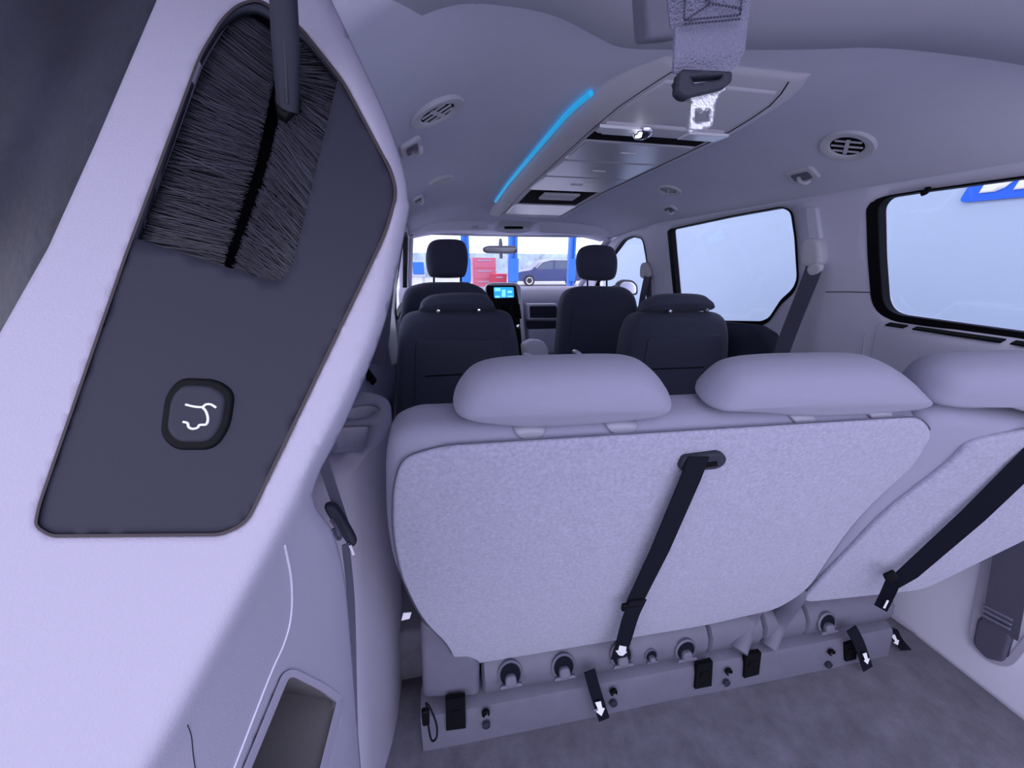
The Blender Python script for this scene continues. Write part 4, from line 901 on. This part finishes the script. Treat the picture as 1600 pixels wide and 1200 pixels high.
# ================================================================== ROOF BELT WITH TONGUE
rbelt = empty('roof_seat_belt', aY(1110, 100, .26)); tag(rbelt, 'light grey roof mounted seat belt hanging in front with metal tongue', 'seat belt')
Yb = .262
wv = unit(aY(1168, 40, Yb)-aY(1056, 44, Yb))
pth = spline([aY(1122, -130, Yb-.03), aY(1116, -60, Yb-.015), aY(1113, 10, Yb), aY(1110, 55, Yb+.003), aY(1108, 85, Yb+.004), aY(1106, 104, Yb+.006), aY(1104, 122, Yb+.007)], 5)
wid = [np.interp(i/(len(pth)-1), [0, .72, .86, 1], [.052, .0505, .046, .026]) for i in range(len(pth))]
strap('webbing', pth, wv, wid, .0022, M['belt'], rbelt, bulge=-.0006)
def bq(px, py, h=.0026): return aY(px, py, Yb-h)
for pts in ([(1070, 0), (1068, 32), (1155, 24), (1160, -10)], [(1070, 38), (1158, 30)], [(1070, 32), (1110, 6), (1100, -4)], [(1112, 6), (1158, 14), (1155, 26)]):
    P_ = []
    for (x0, y0), (x1, y1) in zip(pts[:-1], pts[1:]):
        n_ = max(2, int(math.hypot(x1-x0, y1-y0)/5))
        for k in range(n_): P_.append((x0+(x1-x0)*k/n_, y0+(y1-y0)*k/n_, x0+(x1-x0)*(k+.62)/n_, y0+(y1-y0)*(k+.62)/n_))
    V = []; Fc = []
    for x0, y0, x1, y1 in P_:
        a, b_ = bq(x0, y0), bq(x1, y1); t_ = unit(b_-a); u_ = np.cross(t_, np.array((0, -1., 0)))*.0005; n_ = len(V)
        V += [a-u_, b_-u_, b_+u_, a+u_]+[p+np.array((0, -.0006, 0)) for p in (a-u_, b_-u_, b_+u_, a+u_)]
        Fc += [(n_, n_+1, n_+2, n_+3), (n_+4, n_+7, n_+6, n_+5)]+[(n_+i, n_+4+i, n_+4+(i+1) % 4, n_+(i+1) % 4) for i in range(4)]
    finish('stitching', V, Fc, M['stitch'], rbelt, False)
pt_ = (aY(1100, 140, Yb), unit((0, -1, .15))); ft_ = frame(pt_)
hold = rnd([(1064, 108), (1144, 112), (1143, 128), (1134, 136), (1076, 150), (1068, 148), (1060, 140)], [5, 5, 5, 6, 6, 4, 6])
gap = rnd([(1078, 119), (1132, 116), (1126, 124), (1085, 131)], 3)
ringprism('tongue_grip', pxout(gap, pt_) if False else [aP(*p, pt_) [[0, 2]] for p in densify(gap, 2.5)][:40], [aP(*p, pt_)[[0, 2]] for p in densify(gap, 2.5)][:40], lambda x, z, d: np.array((x, Yb, z)), .001, M['plate'], rbelt) if False else None
sheet('tongue_grip', hold, [gap], 5, lambda x, y: aP(x, y, (pt_[0]+pt_[1]*.004, pt_[1])), M['plate'], rbelt, toward=CP, solid=.007)
blade = rnd([(1066, 150), (1135, 134), (1136, 138), (1124, 150), (1119, 160), (1114, 196), (1108, 200), (1082, 204), (1075, 200), (1079, 160), (1076, 155)], [1, 1, 2, 6, 6, 5, 4, 4, 5, 6, 4])
hole = rnd([(1087, 173), (1092, 170), (1098, 175), (1105, 170), (1109, 171), (1107, 189), (1086, 191)], 1.5)
sheet('tongue_blade', blade, [hole], 4, lambda x, y: aP(x, y, pt_), M['steel'], rbelt, toward=CP, solid=.0025, bevel=.0004)

# ================================================================== OUTSIDE: SIGN, LIFTS, CABINETS, CAR
pw = (np.array((2.745, 0, 0)), np.array((-1., 0, 0)))
sg = empty('blue_sign', aP(1560, 290, pw)); tag(sg, 'blue sign with white slanted letters on the wall beyond the rear window', 'sign')
sl0, sl1 = aP(1499, 317, pw), aP(1600, 308, pw); sdir = unit(sl1-sl0); sup = np.array((0, 0, 1.0)); sup = unit(sup-sdir*(sup@sdir))
slant = .22
sp = rnd([(0, 0), (.60, 0), (.60+.5*slant, .5), (.5*slant, .5)], .03, 4)
prism('sign_board', [sl0+sdir*u+sup*v for u, v in sp], (-.01, 0, 0), M['sign'], sg)
lo_ = aP(1529, 302, (pw[0]+pw[1]*.016, pw[1]))
def letter(nm, outl, hole, u0):
    sheet(nm, outl, [hole], .03, lambda u, v: lo_+sdir*((u0+u)*.44+v*slant*.6)+sup*v*.62, M['white'], sg, toward=CP, solid=.006)
letter('letter_d', [(0, 0), (.13, 0), (.19, .02), (.225, .06), (.235, .10), (.235, .27), (.21, .33), (.13, .36), (0, .36)], [(.085, .075), (.115, .075), (.138, .09), (.145, .11), (.145, .25), (.115, .285), (.085, .285)], 0)
letter('letter_r', [(0, 0), (.09, 0), (.09, .14), (.12, .14), (.16, 0), (.25, 0), (.205, .16), (.24, .2), (.25, .25), (.25, .29), (.22, .345), (.17, .36), (0, .36)], [(.09, .2), (.14, .2), (.155, .22), (.155, .27), (.14, .29), (.09, .29)], .275)

def post(px, Y, w, label):
    p = aY(px, 400, Y); o = empty('lift_post', (p[0], Y, -.62)); tag(o, label, 'lift post', 'blue car lift posts')
    loft('column', [[np.array((p[0]+x*w, Y+y*w, z)) for x, y in ((-.5, -.5), (-.2, -.5), (-.2, -.2), (.2, -.2), (.2, -.5), (.5, -.5), (.5, .5), (-.5, .5))] for z in (-.62, 3.2)], M['bluepost'], o, closed=True, cap=True, sharp=30)
    box('base_plate', (p[0]-w, Y-w, -.62), (p[0]+w, Y+w, -.60), M['bluepost'], o, .005)
    box('carriage', (p[0]-w*.6, Y-w*.75, .4), (p[0]+w*.6, Y-w*.5, 1.1), M['bluepost'], o, .01)
post(727, 12, .24, 'blue lift post beside the driver headrest'); post(801, 12, .26, 'blue lift post between the red cabinet and the dark car'); post(893, 12, .20, 'blue lift post behind the dark car')
def cabinet(px0, px1, Y, z0, z1, m_, label, nd):
    a, b_ = aY(px0, 420, Y)[0], aY(px1, 420, Y)[0]; o = empty('tool_cabinet', ((a+b_)/2, Y, z0)); tag(o, label, 'tool cabinet', 'red tool cabinets in the shop')
    box('case', (a, Y, z0), (b_, Y+.5, z1), m_, o, .01)
    for k in range(nd):
        h = (z1-z0)/nd; d = box('drawer', (a+.03, Y-.02, z0+k*h+.02), (b_-.03, Y, z0+(k+1)*h-.02), m_, o, .006); box('handle', (a+.15, Y-.04, z0+(k+.7)*h), (b_-.15, Y-.02, z0+(k+.7)*h+.03), M['shopgrey'], d, .004)
    return o
cabinet(739, 775, 13, -.62, 1.12, M['pink'], 'tall faded red tool cabinet beyond the windshield', 5)
cabinet(768, 792, 12.4, -.62, .62, M['red'], 'low bright red tool cabinet beside the blue post', 3)
wb = empty('work_bench', (aY(648, 430, 12)[0], 12, -.62)); tag(wb, 'grey work bench with a blue bin seen beyond the driver seat', 'bench')
bx0, bx1 = aY(628, 430, 12)[0], aY(664, 430, 12)[0]
box('bench_top', (bx0, 12, .55), (bx1, 12.6, .62), M['shopgrey'], wb, .01)
for x in (bx0+.05, bx1-.05): box('bench_leg', (x-.04, 12.05, -.62), (x+.04, 12.13, .55), M['shopgrey'], wb, .005)
box('blue_bin', (bx1-.35, 12.05, .62), (bx1-.02, 12.4, .98), M['bluepost'], wb, .02)

# dark blue SUV parked across
Yc = 24.0; xl, xr2 = aY(806, 440, Yc)[0], aY(912, 440, Yc)[0]; Lc = xr2-xl
car = empty('parked_car', ((xl+xr2)/2, Yc, -.62)); tag(car, 'dark blue parked car seen through the windshield', 'car')
def cx(t): return xl+t*Lc
bodyp = [(0.0, .38), (.01, .78), (.06, .92), (.22, 1.02), (.36, 1.52), (.50, 1.68), (.78, 1.68), (.90, 1.52), (.97, 1.08), (1.0, .95), (1.0, .40), (.93, .32), (.07, .32)]
prism('body', [np.array((cx(t), Yc, z-.62)) for t, z in rnd(bodyp, .05, 3)], (0, 1.8, 0), M['carblue'], car, .05)
for a in ([(.27, 1.06), (.37, 1.46), (.50, 1.60), (.53, 1.60), (.53, 1.08)], [(.56, 1.08), (.56, 1.60), (.74, 1.60), (.76, 1.10)], [(.79, 1.10), (.77, 1.59), (.84, 1.52), (.92, 1.14)]):
    prism('side_window', [np.array((cx(t), Yc-.01, z-.62)) for t, z in a], (0, .05, 0), M['carglass'], car)
tube('roof_trim', [np.array((cx(t), Yc-.02, z-.62)) for t, z in ((.26, 1.05), (.37, 1.50), (.50, 1.64), (.77, 1.64), (.87, 1.52), (.94, 1.12))], .02, M['chrome'], car, 6)
for t in (.19, .80):
    c = np.array((cx(t), Yc-.06, .36-.62)); w_ = lathe('wheel', c, np.array((1., 0, 0)), np.array((0, 0, 1.)), np.array((0, -1., 0)), [(.30, -.2), (.36, -.15), (.36, 0), (.30, .03), (.24, .03)], M['tyre'], car, 24)
    lathe('wheel_rim', c, np.array((1., 0, 0)), np.array((0, 0, 1.)), np.array((0, -1., 0)), [(.24, 0), (.23, .035), (.06, .02), (.001, .03)], M['chrome'], w_, 16)
box('tail_lamp', (cx(.965), Yc-.02, 1.0-.62), (cx(1.005), Yc+.2, 1.28-.62), M['taillight'], car, .02)
box('door_mirror', (cx(.24), Yc-.18, 1.05-.62), (cx(.28), Yc, 1.2-.62), M['carblue'], car, .03)
